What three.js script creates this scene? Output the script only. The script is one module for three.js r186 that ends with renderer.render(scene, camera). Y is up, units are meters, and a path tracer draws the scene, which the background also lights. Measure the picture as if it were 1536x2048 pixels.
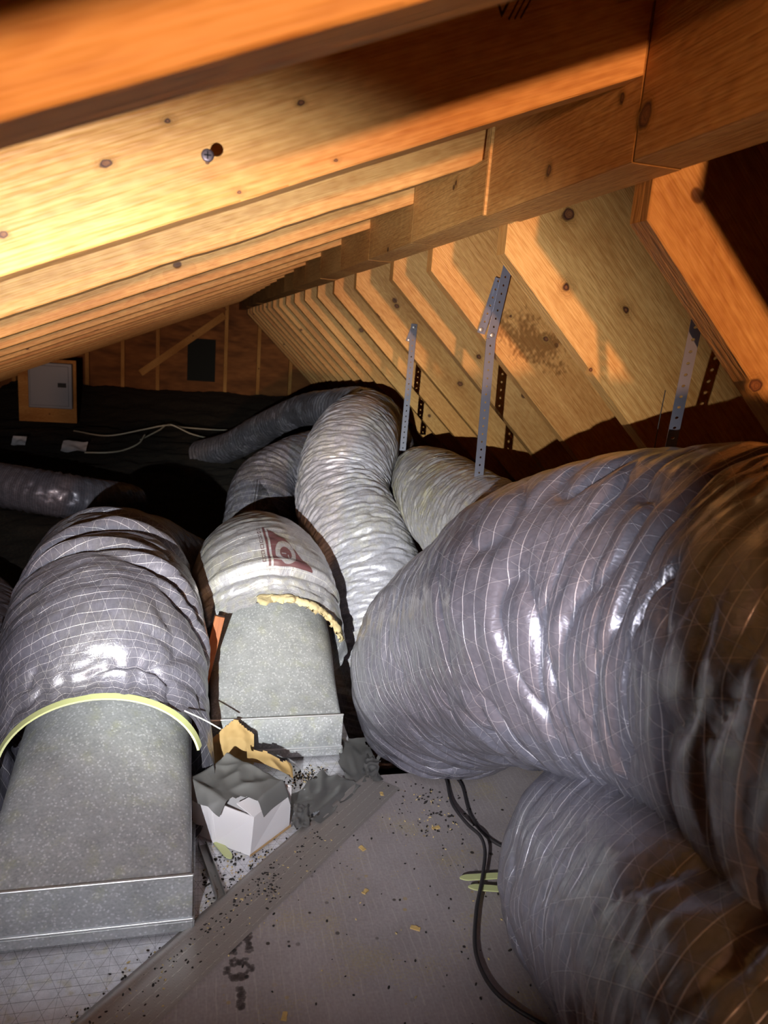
import * as THREE from 'three';
import { ImprovedNoise } from 'three/addons/math/ImprovedNoise.js';
import { mergeGeometries, mergeVertices } from 'three/addons/utils/BufferGeometryUtils.js';
import { RoundedBoxGeometry } from 'three/addons/geometries/RoundedBoxGeometry.js';

// ------------------------------------------------------------------ camera, light, exposure
const scene = new THREE.Scene();
scene.background = new THREE.Color(0x000000);
const EYE = new THREE.Vector3(0, 1.1, 0);
const camera = new THREE.PerspectiveCamera(68.63, 0.75, 0.02, 30);
camera.position.copy(EYE);
camera.rotation.order = 'YXZ';
camera.rotation.set(-0.2259, -0.2516, 0.0786);
camera.focus = 1.3;
camera.userData.fStop = 9;
const renderer = new THREE.WebGLRenderer();
renderer.toneMapping = THREE.LinearToneMapping;
renderer.toneMappingExposure = 1.0;
renderer.shadowMap.enabled = true;

// hand torch with three LEDs, low on the left of the camera
const TORCH = new THREE.Vector3(-0.21, 0.93, 0.06), TORCH_AIM = TORCH.clone().add(new THREE.Vector3(0.20, -0.175, -0.964).multiplyScalar(2.4));
const torchDir = TORCH_AIM.clone().sub(TORCH).normalize();
const torchSide = new THREE.Vector3().crossVectors(torchDir, new THREE.Vector3(0, 1, 0)).normalize();
const torchUp = new THREE.Vector3().crossVectors(torchSide, torchDir);
const ledSpots = [0, 1, 2].map((k) => { const a = Math.PI / 2 + k * 2.0944; return TORCH.clone().addScaledVector(torchSide, 0.0125 * Math.cos(a)).addScaledVector(torchUp, 0.0125 * Math.sin(a)); });
function spot(at, aim, color, intensity, deg, penumbra, radius) {
  const l = new THREE.SpotLight(color, intensity, 0, THREE.MathUtils.degToRad(deg), penumbra, 2);
  l.position.copy(at); l.target.position.copy(aim); l.castShadow = true; l.shadow.radius = radius;
  l.shadow.mapSize.set(1024, 1024); l.shadow.camera.near = 0.02; l.shadow.bias = -0.0005;
  scene.add(l, l.target);
}
for (const p of ledSpots) {
  const aim = TORCH_AIM.clone().add(p).sub(TORCH), front = p.clone().addScaledVector(torchDir, 0.004);
  spot(front, aim, new THREE.Color().setRGB(0.97, 1.0, 0.92), 21.0, 18, 1.0, 0.2);
  spot(front, aim, new THREE.Color().setRGB(0.95, 0.95, 1.0), 7.2, 37, 0.4, 0.2);
}
// warm lamp with a metal reflector, hung well behind the camera and turned up into the roof
const LAMP = new THREE.Vector3(0.05, 1.05, 2.30), LAMP_DIR = new THREE.Vector3(0.03, 0.20, -0.98).normalize();
spot(LAMP, LAMP.clone().add(LAMP_DIR), new THREE.Color().setRGB(1.0, 0.49, 0.24), 29, 24, 0.4, 2.5);

// ------------------------------------------------------------------ helpers
const noise = new ImprovedNoise();
let seed = 7;
const rnd = () => { seed = (seed * 1664525 + 1013904223) >>> 0; return seed / 4294967296; };
const rr = (a, b) => a + (b - a) * rnd();
const V = (x, y, z) => new THREE.Vector3(x, y, z);
const fbm = (x, y, z, o = 4) => { let s = 0, a = 0.5; for (let i = 0; i < o; i++) { s += a * noise.noise(x, y, z); x *= 2.03; y *= 2.03; z *= 2.03; a *= 0.5; } return s; };
const clamp = THREE.MathUtils.clamp, lerp = THREE.MathUtils.lerp, sstep = THREE.MathUtils.smoothstep;
const taken = {};
function numbered(name) { taken[name] = (taken[name] ?? -1) + 1; return taken[name] ? name + '_' + String(taken[name]).padStart(3, '0') : name; }
function tag(o, label, category, group, kind) {
  if (label) o.userData.label = label;
  if (category) o.userData.category = category;
  if (group) o.userData.group = group;
  if (kind) o.userData.kind = kind;
  return o;
}
function mesh(name, geometry, material, parent = scene) {
  const m = new THREE.Mesh(geometry, material);
  m.name = parent === scene ? numbered(name) : name; m.castShadow = m.receiveShadow = true; parent.add(m); return m;
}
function part(name, geometry, material, parent, label) { const m = mesh(name, geometry, material, parent); if (label) m.userData.label = label; return m; }
function thing(name, label, category, at = V(0, 0, 0), group) {
  const g = new THREE.Group(); g.name = numbered(name); g.position.copy(at); scene.add(g); return tag(g, label, category, group);
}
function structure(name) { const g = new THREE.Group(); g.name = name; g.userData.kind = 'structure'; scene.add(g); return g; }
function recenter(geo, c) { geo.translate(-c.x, -c.y, -c.z); return geo; }
function dataTex(w, h, fn, srgb, wrap = THREE.RepeatWrapping) {
  const d = new Uint8Array(w * h * 4);
  for (let y = 0, i = 0; y < h; y++) for (let x = 0; x < w; x++, i += 4) { const c = fn(x / w, y / h, x, y); for (let k = 0; k < 3; k++) d[i + k] = clamp(Math.round((c.length ? c[k] : c) * 255), 0, 255); d[i + 3] = c.length === 4 ? clamp(c[3] * 255, 0, 255) : 255; }
  const t = new THREE.DataTexture(d, w, h); t.magFilter = THREE.LinearFilter; t.wrapS = t.wrapT = wrap; if (srgb) t.colorSpace = THREE.SRGBColorSpace; t.needsUpdate = true; return t;
}
function canvasTex(w, h, draw, srgb, wrap = THREE.RepeatWrapping) {
  const c = document.createElement('canvas'); c.width = w; c.height = h; draw(c.getContext('2d'), w, h);
  const t = new THREE.CanvasTexture(c); t.wrapS = t.wrapT = wrap; if (srgb) t.colorSpace = THREE.SRGBColorSpace; return t;
}
const scaled = (t, su, sv) => { const c = t.clone(); c.repeat.set(su, sv); c.needsUpdate = true; return c; };
// a noise field that tiles over the unit square
function tiled(u, v, f, z, o = 3) {
  const n = (a, b) => fbm(a * f, b * f, z, o), k = (t) => t * t * (3 - 2 * t), su = k(u), sv = k(v);
  return lerp(lerp(n(u, v), n(u - 1, v), su), lerp(n(u, v - 1), n(u - 1, v - 1), su), sv);
}

// ------------------------------------------------------------------ wood
// one tile is 1.2 m along the grain and 0.3 m across it
function woodMaps(s, dark, light) {
  const knots = [];
  let q = s * 977; const rs = () => { q = (q * 1664525 + 1013904223) >>> 0; return q / 4294967296; };
  for (let i = 0; i < 4; i++) knots.push([rs() * 1.1 + 0.05, rs() * 0.26 + 0.02, 0.0045 + rs() * 0.006]);
  const field = (u, v) => {
    const x = u * 1.2, y = v * 0.3;
    let ring = y * 70 + fbm(x * 0.7, y * 4, s, 2) * 4 + x * 0.5, core = 0, halo = 0;
    for (const [kx, ky, kr] of knots) {
      const dx = (x - kx) / 2.2, dy = y - ky, d = Math.sqrt(dx * dx + dy * dy) / kr;
      ring += Math.sign(dy || 1) * 3.4 * Math.exp(-d * d / 14);
      const dk = Math.sqrt(((x - kx) / 1.25) ** 2 + dy * dy) / kr;
      core = Math.max(core, 1 - sstep(dk, 0.62, 1.0)); halo = Math.max(halo, Math.exp(-dk * 0.75));
    }
    const r = ring - Math.floor(ring), late = Math.pow(r, 2.6) * (1 - sstep(r, 0.93, 1.0));
    const fibre = fbm(x * 12, y * 420, s + 3, 2), blotch = fbm(x * 3, y * 9, s + 9, 3), rough = fbm(x * 45, y * 150, s + 5, 2);
    return { late, fibre, blotch, core, halo, rough };
  };
  const cache = []; for (let y = 0; y < 512; y++) for (let x = 0; x < 1024; x++) cache.push(field(x / 1024, y / 512));
  const map = dataTex(1024, 512, (u, v, x, y) => {
    const f = cache[y * 1024 + x], t = clamp(0.22 * f.late + 0.55 * f.fibre + 1.0 * f.blotch + 0.6 * f.rough + 0.34, 0, 1);
    const k = clamp(f.core * 0.75 + f.halo * 0.25, 0, 1), kc = [0.36, 0.22, 0.10];
    return [0, 1, 2].map((c) => lerp(lerp(light[c], dark[c], t), kc[c], k));
  }, true, THREE.MirroredRepeatWrapping);
  const bump = dataTex(1024, 512, (u, v, x, y) => { const f = cache[y * 1024 + x]; return 0.55 - 0.15 * f.late + 0.4 * f.fibre + 0.5 * f.rough - 0.4 * f.core; }, false, THREE.MirroredRepeatWrapping);
  for (const t of [map, bump]) t.repeat.set(1 / 1.2, 1 / 0.3);
  return { map, bump };
}
const woodSets = [1, 2, 3].map((s) => woodMaps(s, [0.69, 0.47, 0.22], [0.87, 0.68, 0.40]));
const woodMaterials = [];
for (const w of woodSets) for (const tint of [[1, 1, 1], [0.97, 0.9, 0.84], [0.90, 0.90, 0.90]]) {
  woodMaterials.push(new THREE.MeshStandardMaterial({ map: w.map, bumpMap: w.bump, bumpScale: 0.0014, roughness: 0.6, color: new THREE.Color().setRGB(...tint) }));
}
let woodTurn = 0;
const nextWood = () => woodMaterials[(woodTurn += 4) % woodMaterials.length];
// a board cut to an outline in the x-y plane, from z back to z - thick; uv run in metres along the given angle
function board(points, z, thick, angle, bevel = 0.0015) {
  const sh = new THREE.Shape(points.map(([x, y]) => new THREE.Vector2(x, y)));
  const g = new THREE.ExtrudeGeometry(sh, { depth: thick - 2 * bevel, bevelEnabled: true, bevelThickness: bevel, bevelSize: bevel, bevelOffset: -bevel, bevelSegments: 1 });
  g.translate(0, 0, z - thick + bevel);
  return grainUV(g, V(Math.cos(angle), Math.sin(angle), 0), V(-Math.sin(angle), Math.cos(angle), 0), V(0, 0, 1));
}
function grainUV(g, along, across, third) {
  const p = g.attributes.position, n = g.attributes.normal, uv = new Float32Array(p.count * 2), ou = rnd() * 3, ov = rnd() * 2, a = V(), b = V();
  for (let i = 0; i < p.count; i++) {
    a.fromBufferAttribute(p, i); b.fromBufferAttribute(n, i);
    const t = Math.abs(b.dot(third)), c = Math.abs(b.dot(across));
    if (Math.abs(b.dot(along)) > 0.75) { uv[2 * i] = a.dot(third) * 0.4 + ou; uv[2 * i + 1] = a.dot(across) + ov; }
    else { uv[2 * i] = a.dot(along) + ou; uv[2 * i + 1] = (t > c ? a.dot(across) : a.dot(third) + 0.1) + ov; }
  }
  g.setAttribute('uv', new THREE.BufferAttribute(uv, 2)); return g;
}
function boxBoard(x0, x1, y0, y1, z0, z1, axis = 'z') {
  const g = new RoundedBoxGeometry(x1 - x0, y1 - y0, z1 - z0, 1, 0.0015); g.translate((x0 + x1) / 2, (y0 + y1) / 2, (z0 + z1) / 2);
  const X = V(1, 0, 0), Y = V(0, 1, 0), Z = V(0, 0, 1);
  return axis === 'z' ? grainUV(g, Z, Y, X) : axis === 'x' ? grainUV(g, X, Y, Z) : grainUV(g, Y, X, Z);
}

// ------------------------------------------------------------------ roof frame
const S = 0.406, T = 0.038, RIDGE_LOW = 1.289, RIDGE_TOP = 1.62, RX = 0.4705, END = -8.7, BACK = 3.2;
const tL = Math.tan(0.3955), tR = Math.tan(0.7706);
const leftLow = (x) => 1.367 - (0.409 - x) * tL, rightLow = (x) => 1.248 - (x - RX) * tR;
const zL = (k) => -(0.728 + S * k), zR = (k) => -(0.780 + S * k) + (k === 3 ? 0.07 : 0);
const leftWords = {
  '-1': ['blurred orange pine rafter closest to the camera, crossing the top left corner'],
  0: ['broad rough pine rafter with a screw driven in it, just below the blurred closest rafter'],
  1: ['pine rafter with a torn splintered lower edge, directly under the rafter with the screw'],
  2: ['pine rafter of the left slope next behind the one with the torn splintered edge'],
  3: ['pine rafter of the left slope, third behind the one with the screw'],
  4: ['pine rafter of the left slope, fourth behind the one with the screw'],
  5: ['pine rafter of the left slope, fifth behind the one with the screw'],
  6: ['pine rafter of the left slope, sixth behind the one with the screw'],
};
['seventh', 'eighth', 'ninth', 'tenth'].forEach((n, i) => { leftWords[7 + i] = [`thin left slope pine rafter, ${n} behind the one with the screw`]; });
const rightWords = {
  '0': ['closest right hand rafter, mostly dark with an orange patch at its upper end'],
  1: ['broad pale right slope rafter with two round knots above the duct shadow'],
  2: ['right slope rafter with a rusty brown stain beside the long metal strap'],
  3: ['right slope rafter directly behind the brown stained one'],
  4: ['right slope rafter that carries the shorter far metal strap'],
  5: ['right slope rafter next behind the one carrying the far metal strap'],
  6: ['right slope rafter, second behind the one carrying the far metal strap'],
  7: ['right slope rafter, third behind the one carrying the far metal strap'],
};
['fourth', 'fifth', 'sixth', 'seventh', 'eighth', 'ninth'].forEach((n, i) => { rightWords[8 + i] = [`dim right slope rafter, ${n} behind the one carrying the far strap`]; });
const leftRafters = {}, rightRafters = {};
for (let k = -9; k <= 18; k++) {
  const xe = k >= 1 ? 0.4075 : 0.4125, dep = 0.235 / Math.cos(0.3955), xo = -2.75;
  const low = [];   // sawn edge; the splintered board is nibbled along its underside
  for (let i = 0; i <= 150; i++) { const x = lerp(xo, xe, i / 150), bite = k === 1 ? 0.006 * Math.max(0, noise.noise(x * 9, 3, 1) + 0.1) + 0.003 * Math.abs(noise.noise(x * 40, 1, 7)) : 0.0006 * noise.noise(x * 12, k, 4); low.push([x - (i === 150 && k === 1 ? 0.008 : 0), leftLow(x) + bite]); }
  const g = board([...low, [xe, leftLow(xe) + dep], [xo, leftLow(xo) + dep]], zL(k), T, 0.3955);
  const c = V(xe, leftLow(xe), zL(k));
  const m = mesh('rafter', recenter(g, c), nextWood()); m.position.copy(c); leftRafters[k] = m;
  const w = leftWords[k];
  tag(m, w ? w[0] : k < -1 ? 'pine rafter of the left slope overhead, behind the camera' : 'distant left slope pine rafter, one of the crowded row near the far wall', 'rafter', w ? 'rafters of the left slope' : k < -1 ? 'left rafters behind the camera' : 'distant rafters of the left slope');
}
for (let k = -9; k <= 18; k++) {
  const dep = 0.26 / Math.cos(0.7706), xo = 1.72;
  const g = board([[RX, rightLow(RX)], [xo, rightLow(xo)], [xo, rightLow(xo) + dep], [RX, rightLow(RX) + dep]], zR(k), T, -0.7706);
  const c = V(RX, rightLow(RX), zR(k));
  const m = mesh('rafter', recenter(g, c), nextWood()); m.position.copy(c); rightRafters[k] = m;
  const w = rightWords[k];
  tag(m, w ? w[0] : k < 0 ? 'pine rafter of the right slope out of view beside the camera' : 'distant right slope pine rafter, one of the crowded row near the far wall', 'rafter', w ? 'rafters of the right slope' : k < 0 ? 'right rafters beside the camera' : 'distant rafters of the right slope');
}
{ // the ridge: boards end to end, each as long as one rafter bay
  const t = thing('ridge_beam', 'grey brown ridge beam of end to end boards running away under the peak', 'beam', V(0.44, RIDGE_LOW, zL(0)));
  const edges = []; for (let k = -9; k <= 19; k++) edges.push(k === 19 ? END + 0.03 : zL(k));
  edges.unshift(BACK - 0.03);
  for (let i = 0; i + 1 < edges.length; i++) {
    const far = i >= 11, x0 = far ? 0.408 : 0.413;
    const g = boxBoard(x0, RX - 0.001, RIDGE_LOW + (far ? 0.0025 : 0) + rr(-0.0015, 0.0015), RIDGE_TOP, edges[i + 1] + 0.0008, edges[i] - 0.0008, 'z');
    part('board', recenter(g, t.position), woodMaterials[(i * 2 + 2) % 9], t);
  }
}
const knotTexture = (core, s) => canvasTex(192, 192, (ctx, w, h) => {
  const id = ctx.createImageData(w, h);
  for (let y = 0, i = 0; y < h; y++) for (let x = 0; x < w; x++, i += 4) {
    const dx = (x / w - 0.5) * 2, dy = (y / h - 0.5) * 2, d = Math.sqrt(dx * dx + dy * dy) + 0.16 * noise.noise(dx * 2.2, dy * 2.2, s), ring = 0.5 + 0.5 * Math.sin(d * 44 + 5 * noise.noise(dx * 3, dy * 3, s)), k = 1 - sstep(d, core * 0.85, core), rim = Math.exp(-(((d - core) / 0.06) ** 2)), f = noise.noise(dx * 18, dy * 18, s) * 18;
    const c = [lerp(188, 104 + ring * 26, k), lerp(140, 62 + ring * 20, k), lerp(72, 30 + ring * 12, k)];
    for (let n = 0; n < 3; n++) id.data[i + n] = clamp(c[n] + f - rim * [92, 78, 46][n], 0, 255);
    id.data[i + 3] = 255 * clamp(k + rim + (0.26 + 0.2 * ring) * (1 - sstep(d, core, 0.95)), 0, 1);
  }
  ctx.putImageData(id, 0, 0);
}, true, THREE.ClampToEdgeWrapping);
const knotMats = [0.36, 0.26, 0.18].map((c, i) => new THREE.MeshStandardMaterial({ map: knotTexture(c, i * 3 + 1), transparent: true, roughness: 0.6 }));
const eye = new THREE.CircleGeometry(1, 24);
function knot(parent, p, w, h, turn, kind, facing) {   // facing: 'z' or the left face of the ridge
  const m = part('knot', eye, knotMats[kind], parent); m.position.set(p[0] - parent.position.x, p[1] - parent.position.y, p[2] - parent.position.z);
  if (facing === 'x') { m.position.x -= 0.0008; m.rotation.set(0, -Math.PI / 2, 0); m.rotateZ(turn); } else { m.position.z += 0.0008; m.rotation.z = turn; }
  m.scale.set(w, h, 1);
}
{
  const ridge = scene.getObjectByName('ridge_beam'), R = rightRafters, L = leftRafters;
  knot(ridge, [0.413, 1.33, -0.716], 0.026, 0.030, 0.2, 0, 'x'); knot(ridge, [0.413, 1.357, -0.765], 0.012, 0.018, 0.3, 1, 'x'); knot(ridge, [0.413, 1.317, -0.924], 0.018, 0.021, 0.1, 1, 'x'); knot(ridge, [0.408, 1.361, -1.278], 0.017, 0.017, 0, 2, 'x');
  knot(R[1], [0.571, 1.318, -1.186], 0.031, 0.031, 0, 1); knot(R[1], [0.583, 1.206, -1.186], 0.026, 0.03, 0.2, 2); knot(R[1], [0.698, 1.18, -1.186], 0.03, 0.022, -0.7, 2); knot(R[1], [0.648, 1.076, -1.186], 0.016, 0.016, 0, 2);
  knot(R[2], [0.75, 1.128, -1.592], 0.02, 0.016, -0.6, 1); knot(R[2], [0.66, 1.17, -1.592], 0.012, 0.012, 0, 2); knot(R[0], [0.645, 1.081, -0.78], 0.022, 0.020, -0.4, 0);
  knot(L[0], [-0.081, 1.227, -0.728], 0.016, 0.010, 0.3, 1); knot(L[0], [-0.031, 1.267, -0.728], 0.012, 0.009, 0.3, 2); knot(L[0], [0.082, 1.297, -0.728], 0.010, 0.007, 0.3, 1); knot(L[0], [0.031, 1.217, -0.728], 0.009, 0.007, 0.3, 2); knot(L[0], [-0.163, 1.161, -0.728], 0.011, 0.009, 0.3, 1); knot(L[0], [0.116, 1.254, -0.728], 0.009, 0.006, 0.3, 2);
  for (const [k, d, r] of [[3, 0.28, 0.02], [4, 0.12, 0.018], [4, 0.45, 0.022], [5, 0.33, 0.02], [6, 0.2, 0.024], [6, 0.52, 0.02], [7, 0.4, 0.024], [8, 0.3, 0.022]]) knot(R[k], [RX + 0.05 + d * 0.72, rightLow(RX + 0.05 + d * 0.72) + 0.07 + 0.02 * (k % 3), zR(k)], r, r * 0.85, -0.7, k % 2 ? 1 : 0);
  // reddish stain with a ragged grain on the third right rafter, and a stamp on the screw rafter
  const decal = (name, parent, p, w, h, turn, draw, label) => { const m = part(name, new THREE.PlaneGeometry(w, h), new THREE.MeshStandardMaterial({ map: canvasTex(256, 128, draw, true, THREE.ClampToEdgeWrapping), transparent: true, roughness: 0.75 }), parent, label); m.position.set(p[0] - parent.position.x, p[1] - parent.position.y, p[2] + 0.0006 - parent.position.z); m.rotation.z = turn; };
  decal('stain', R[2], [0.715, 1.122, -1.592], 0.24, 0.13, -0.35, (ctx, w, h) => { const id = ctx.createImageData(w, h); for (let y = 0, i = 0; y < h; y++) for (let x = 0; x < w; x++, i += 4) { const u = x / w, v = y / h, a = sstep(fbm(u * 5, v * 3, 4, 4) + 0.55 * noise.noise(u * 34, v * 12, 2) + 0.85 - 1.7 * Math.hypot((u - 0.5) * 1.2, (v - 0.5) * 1.4), -0.1, 0.6); id.data[i] = 140; id.data[i + 1] = 88; id.data[i + 2] = 30; id.data[i + 3] = 135 * a; } ctx.putImageData(id, 0, 0); }, 'rusty brown stain');
  decal('printed_stamp', L[0], [0.272, 1.408, -0.728], 0.06, 0.045, 0.0, (ctx) => { ctx.strokeStyle = 'rgba(20,12,10,0.8)'; ctx.lineWidth = 9; ctx.beginPath(); ctx.moveTo(20, 20); ctx.lineTo(80, 100); ctx.lineTo(150, 0); ctx.stroke(); ctx.lineWidth = 6; for (let i = 0; i < 3; i++) { ctx.beginPath(); ctx.moveTo(110 + i * 24, 108 - i * 4); ctx.lineTo(185 + i * 24, -4); ctx.stroke(); } }, 'dark ink stamp');
}
{ // roof deck boards over the rafters
  const c = structure('ceiling');
  const mat = woodMaterials[2], dl = 0.235 / Math.cos(0.3955) + 0.001, dr = 0.26 / Math.cos(0.7706) + 0.001;
  part('roof_deck', board([[0.44, leftLow(0.44) + dl], [0.44, leftLow(0.44) + dl + 0.02], [-2.95, leftLow(-2.95) + dl + 0.02], [-2.95, leftLow(-2.95) + dl]], BACK, BACK - END, 0.3955), mat, c);
  part('roof_deck', board([[RX - 0.03, rightLow(RX - 0.03) + dr], [1.95, rightLow(1.95) + dr], [1.95, rightLow(1.95) + dr + 0.02], [RX - 0.03, rightLow(RX - 0.03) + dr + 0.02]], BACK, BACK - END, -0.7706), mat, c);
  part('ridge_cap', boxBoard(0.34, 0.56, RIDGE_TOP + 0.02, RIDGE_TOP + 0.05, END, BACK), mat, c);
}
// ------------------------------------------------------------------ walls, floor
const osbTex = dataTex(512, 512, (u, v) => {
  const a = tiled(u, v, 22, 1.5, 2), b = tiled(u, v, 9, 4.2, 3), t = clamp(0.5 + a * 0.9 + b * 0.6, 0, 1);
  return [lerp(0.40, 0.74, t), lerp(0.25, 0.50, t), lerp(0.13, 0.28, t)];
}, true);
const osb = new THREE.MeshStandardMaterial({ map: scaled(osbTex, 1.6, 1.6), roughness: 0.85, color: new THREE.Color().setRGB(0.9, 0.86, 0.82) }), oldWood = new THREE.MeshStandardMaterial({ map: woodSets[1].map, roughness: 0.8, color: new THREE.Color().setRGB(0.85, 0.8, 0.75) });
{
  const w = structure('wall_far');
  part('sheathing', (() => { const g = new THREE.BoxGeometry(5.2, 1.9, 0.02); g.translate(-0.6, 0.85, END - 0.012); return g; })(), osb, w);
  for (let i = 0; i < 12; i++) {
    const x = -2.6 + i * 0.36, top = Math.min(x < RX ? leftLow(x) + 0.2 : rightLow(x) + 0.3, 1.6);
    if (i === 7) continue;
    part('stud', boxBoard(x - 0.019, x + 0.019, 0.1, top, END, END + 0.07, 'y'), oldWood, w);
  }
  part('brace', (() => { const g = new THREE.BoxGeometry(1.1, 0.07, 0.03); g.rotateZ(0.66); g.translate(-0.18, 0.88, END + 0.09); return grainUV(g, V(0.79, 0.61, 0), V(-0.61, 0.79, 0), V(0, 0, 1)); })(), oldWood, w);
  part('vent_opening', (() => { const g = new THREE.BoxGeometry(0.3, 0.46, 0.02); g.translate(0.02, 0.72, END + 0.012); return g; })(), new THREE.MeshStandardMaterial({ color: 0x1c211f, roughness: 0.9 }), w);
  const b = structure('wall_back');
  part('sheathing', (() => { const g = new THREE.BoxGeometry(5.2, 2.2, 0.02); g.translate(-0.5, 0.9, BACK + 0.012); return g; })(), osb, b);
  const f = structure('floor');
  part('subfloor', (() => { const g = new THREE.BoxGeometry(5.2, 0.04, 12.0); g.translate(-0.6, -0.02, -2.75); return g; })(), osb, f);
}
{ // loose fill insulation that covers the attic floor
  const nx = 110, nz = 200, g = new THREE.PlaneGeometry(2.9, 6.75, nx, nz); g.rotateX(-Math.PI / 2); g.translate(-0.45, 0, -5.24);
  const p = g.attributes.position;
  for (let i = 0; i < p.count; i++) {
    const x = p.getX(i), z = p.getZ(i), base = 0.03 + 0.15 * sstep(-z, 2.4, 4.2) + 0.2 * sstep(-z, 7.0, 8.6);
    const box = sstep(Math.max(Math.abs(x - 0.05) - 0.95, -z - 2.4), 0, 0.5);
    p.setY(i, Math.max(0.006, base * (0.25 + 0.75 * box) + fbm(x * 3, z * 3, 2, 3) * 0.06 + fbm(x * 22, z * 22, 5, 3) * 0.02));
  }
  g.computeVertexNormals();
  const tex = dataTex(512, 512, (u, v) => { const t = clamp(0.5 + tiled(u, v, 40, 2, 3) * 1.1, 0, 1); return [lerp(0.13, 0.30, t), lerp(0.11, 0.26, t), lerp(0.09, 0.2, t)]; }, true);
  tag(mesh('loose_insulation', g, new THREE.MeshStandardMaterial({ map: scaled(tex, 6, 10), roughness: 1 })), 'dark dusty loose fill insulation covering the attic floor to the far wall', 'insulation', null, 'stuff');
}

// ------------------------------------------------------------------ flexible ducts
// jacket film: one tile is 96 mm with reinforcing yarn every 12 mm round the duct, along it every 48 mm, and on both diagonals
function yarn(ctx, w, h, colours, thin, long = 0.4, diag = 0.55) {
  let q = 99; const rs = () => { q = (q * 1664525 + 1013904223) >>> 0; return q / 4294967296 - 0.5; };
  const line = (x0, y0, x1, y1, a, lw) => {
    ctx.strokeStyle = colours.replace('A', a.toFixed(2)); ctx.lineWidth = lw;
    for (const ox of [-w, 0, w]) for (const oy of [-h, 0, h]) { ctx.beginPath(); ctx.moveTo(x0 + ox, y0 + oy); ctx.lineTo(x1 + ox, y1 + oy); ctx.stroke(); }
  };
  for (let i = 0; i < 8; i++) { const y = (i + 0.5) * h / 8 + rs() * h * 0.03; line(0, y, w / 2, y + rs() * 6, 0.62 + rs() * 0.5, thin * (1.2 + rs() * 0.5)); line(w / 2, y + rs() * 6, w, y, 0.62 + rs() * 0.5, thin * (1.2 + rs() * 0.5)); }
  for (let i = 0; i < 2; i++) line(w * (i + 0.25) / 2, 0, w * (i + 0.25) / 2, h, long, thin);
  for (let i = 0; i < 4; i++) { const x = i * w / 4; line(x, 0, x + w / 2, h, diag + rs() * 0.3, thin); line(x, h, x + w / 2, 0, diag + rs() * 0.3, thin); }
}
const crinkle = (u, v) => { const a = 1 - Math.abs(tiled(u, v, 9, 3.3, 3)) * 3.2, b = 1 - Math.abs(tiled(u, v, 23, 8.1, 2)) * 3; return 0.5 * a + 0.35 * b; };
const jacketTone = (base, contrast, line, long) => canvasTex(768, 768, (ctx, w, h) => {
  const id = ctx.createImageData(w, h);
  for (let y = 0, i = 0; y < h; y++) for (let x = 0; x < w; x++, i += 4) { const t = tiled(x / w, y / h, 14, 6, 2) * contrast; id.data[i] = base + t; id.data[i + 1] = base - 1 + t; id.data[i + 2] = base + 11 + t; id.data[i + 3] = 255; }
  ctx.putImageData(id, 0, 0); yarn(ctx, w, h, line, 3.8, long, long > 0.1 ? 0.34 : 0.55);
}, true);
const paleFilm = jacketTone(176, 40, 'rgba(252,250,252,A)', 0.04), greyFilm = jacketTone(100, 26, 'rgba(232,228,236,A)', 0.04), darkFilm = jacketTone(118, 30, 'rgba(250,246,252,A)', 0.26);
const jacketBump = canvasTex(768, 768, (ctx, w, h) => {
  const id = ctx.createImageData(w, h);
  for (let y = 0, i = 0; y < h; y++) for (let x = 0; x < w; x++, i += 4) { const t = clamp(crinkle(x / w, y / h) * 130, 0, 170); id.data[i] = id.data[i + 1] = id.data[i + 2] = t; id.data[i + 3] = 255; }
  ctx.putImageData(id, 0, 0); yarn(ctx, w, h, 'rgba(255,255,255,A)', 4.6);
}, false);
function jacketMaterial(film, tile, rough = 0.36, metal = 0.3, bump = 0.0011) {
  return new THREE.MeshPhysicalMaterial({ map: scaled(film, 1 / tile, 1 / tile), bumpMap: scaled(jacketBump, 1 / tile, 1 / tile), bumpScale: bump, vertexColors: true, roughness: rough, metalness: metal, clearcoat: 0.55, clearcoatRoughness: 0.2 });
}
const jackets = { fine: jacketMaterial(paleFilm, 0.096), grey: jacketMaterial(greyFilm, 0.096, 0.38, 0.25), wide: jacketMaterial(darkFilm, 0.12, 0.34, 0.35), dull: jacketMaterial(darkFilm, 0.072, 0.38, 0.4, 0.0009) };
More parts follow.
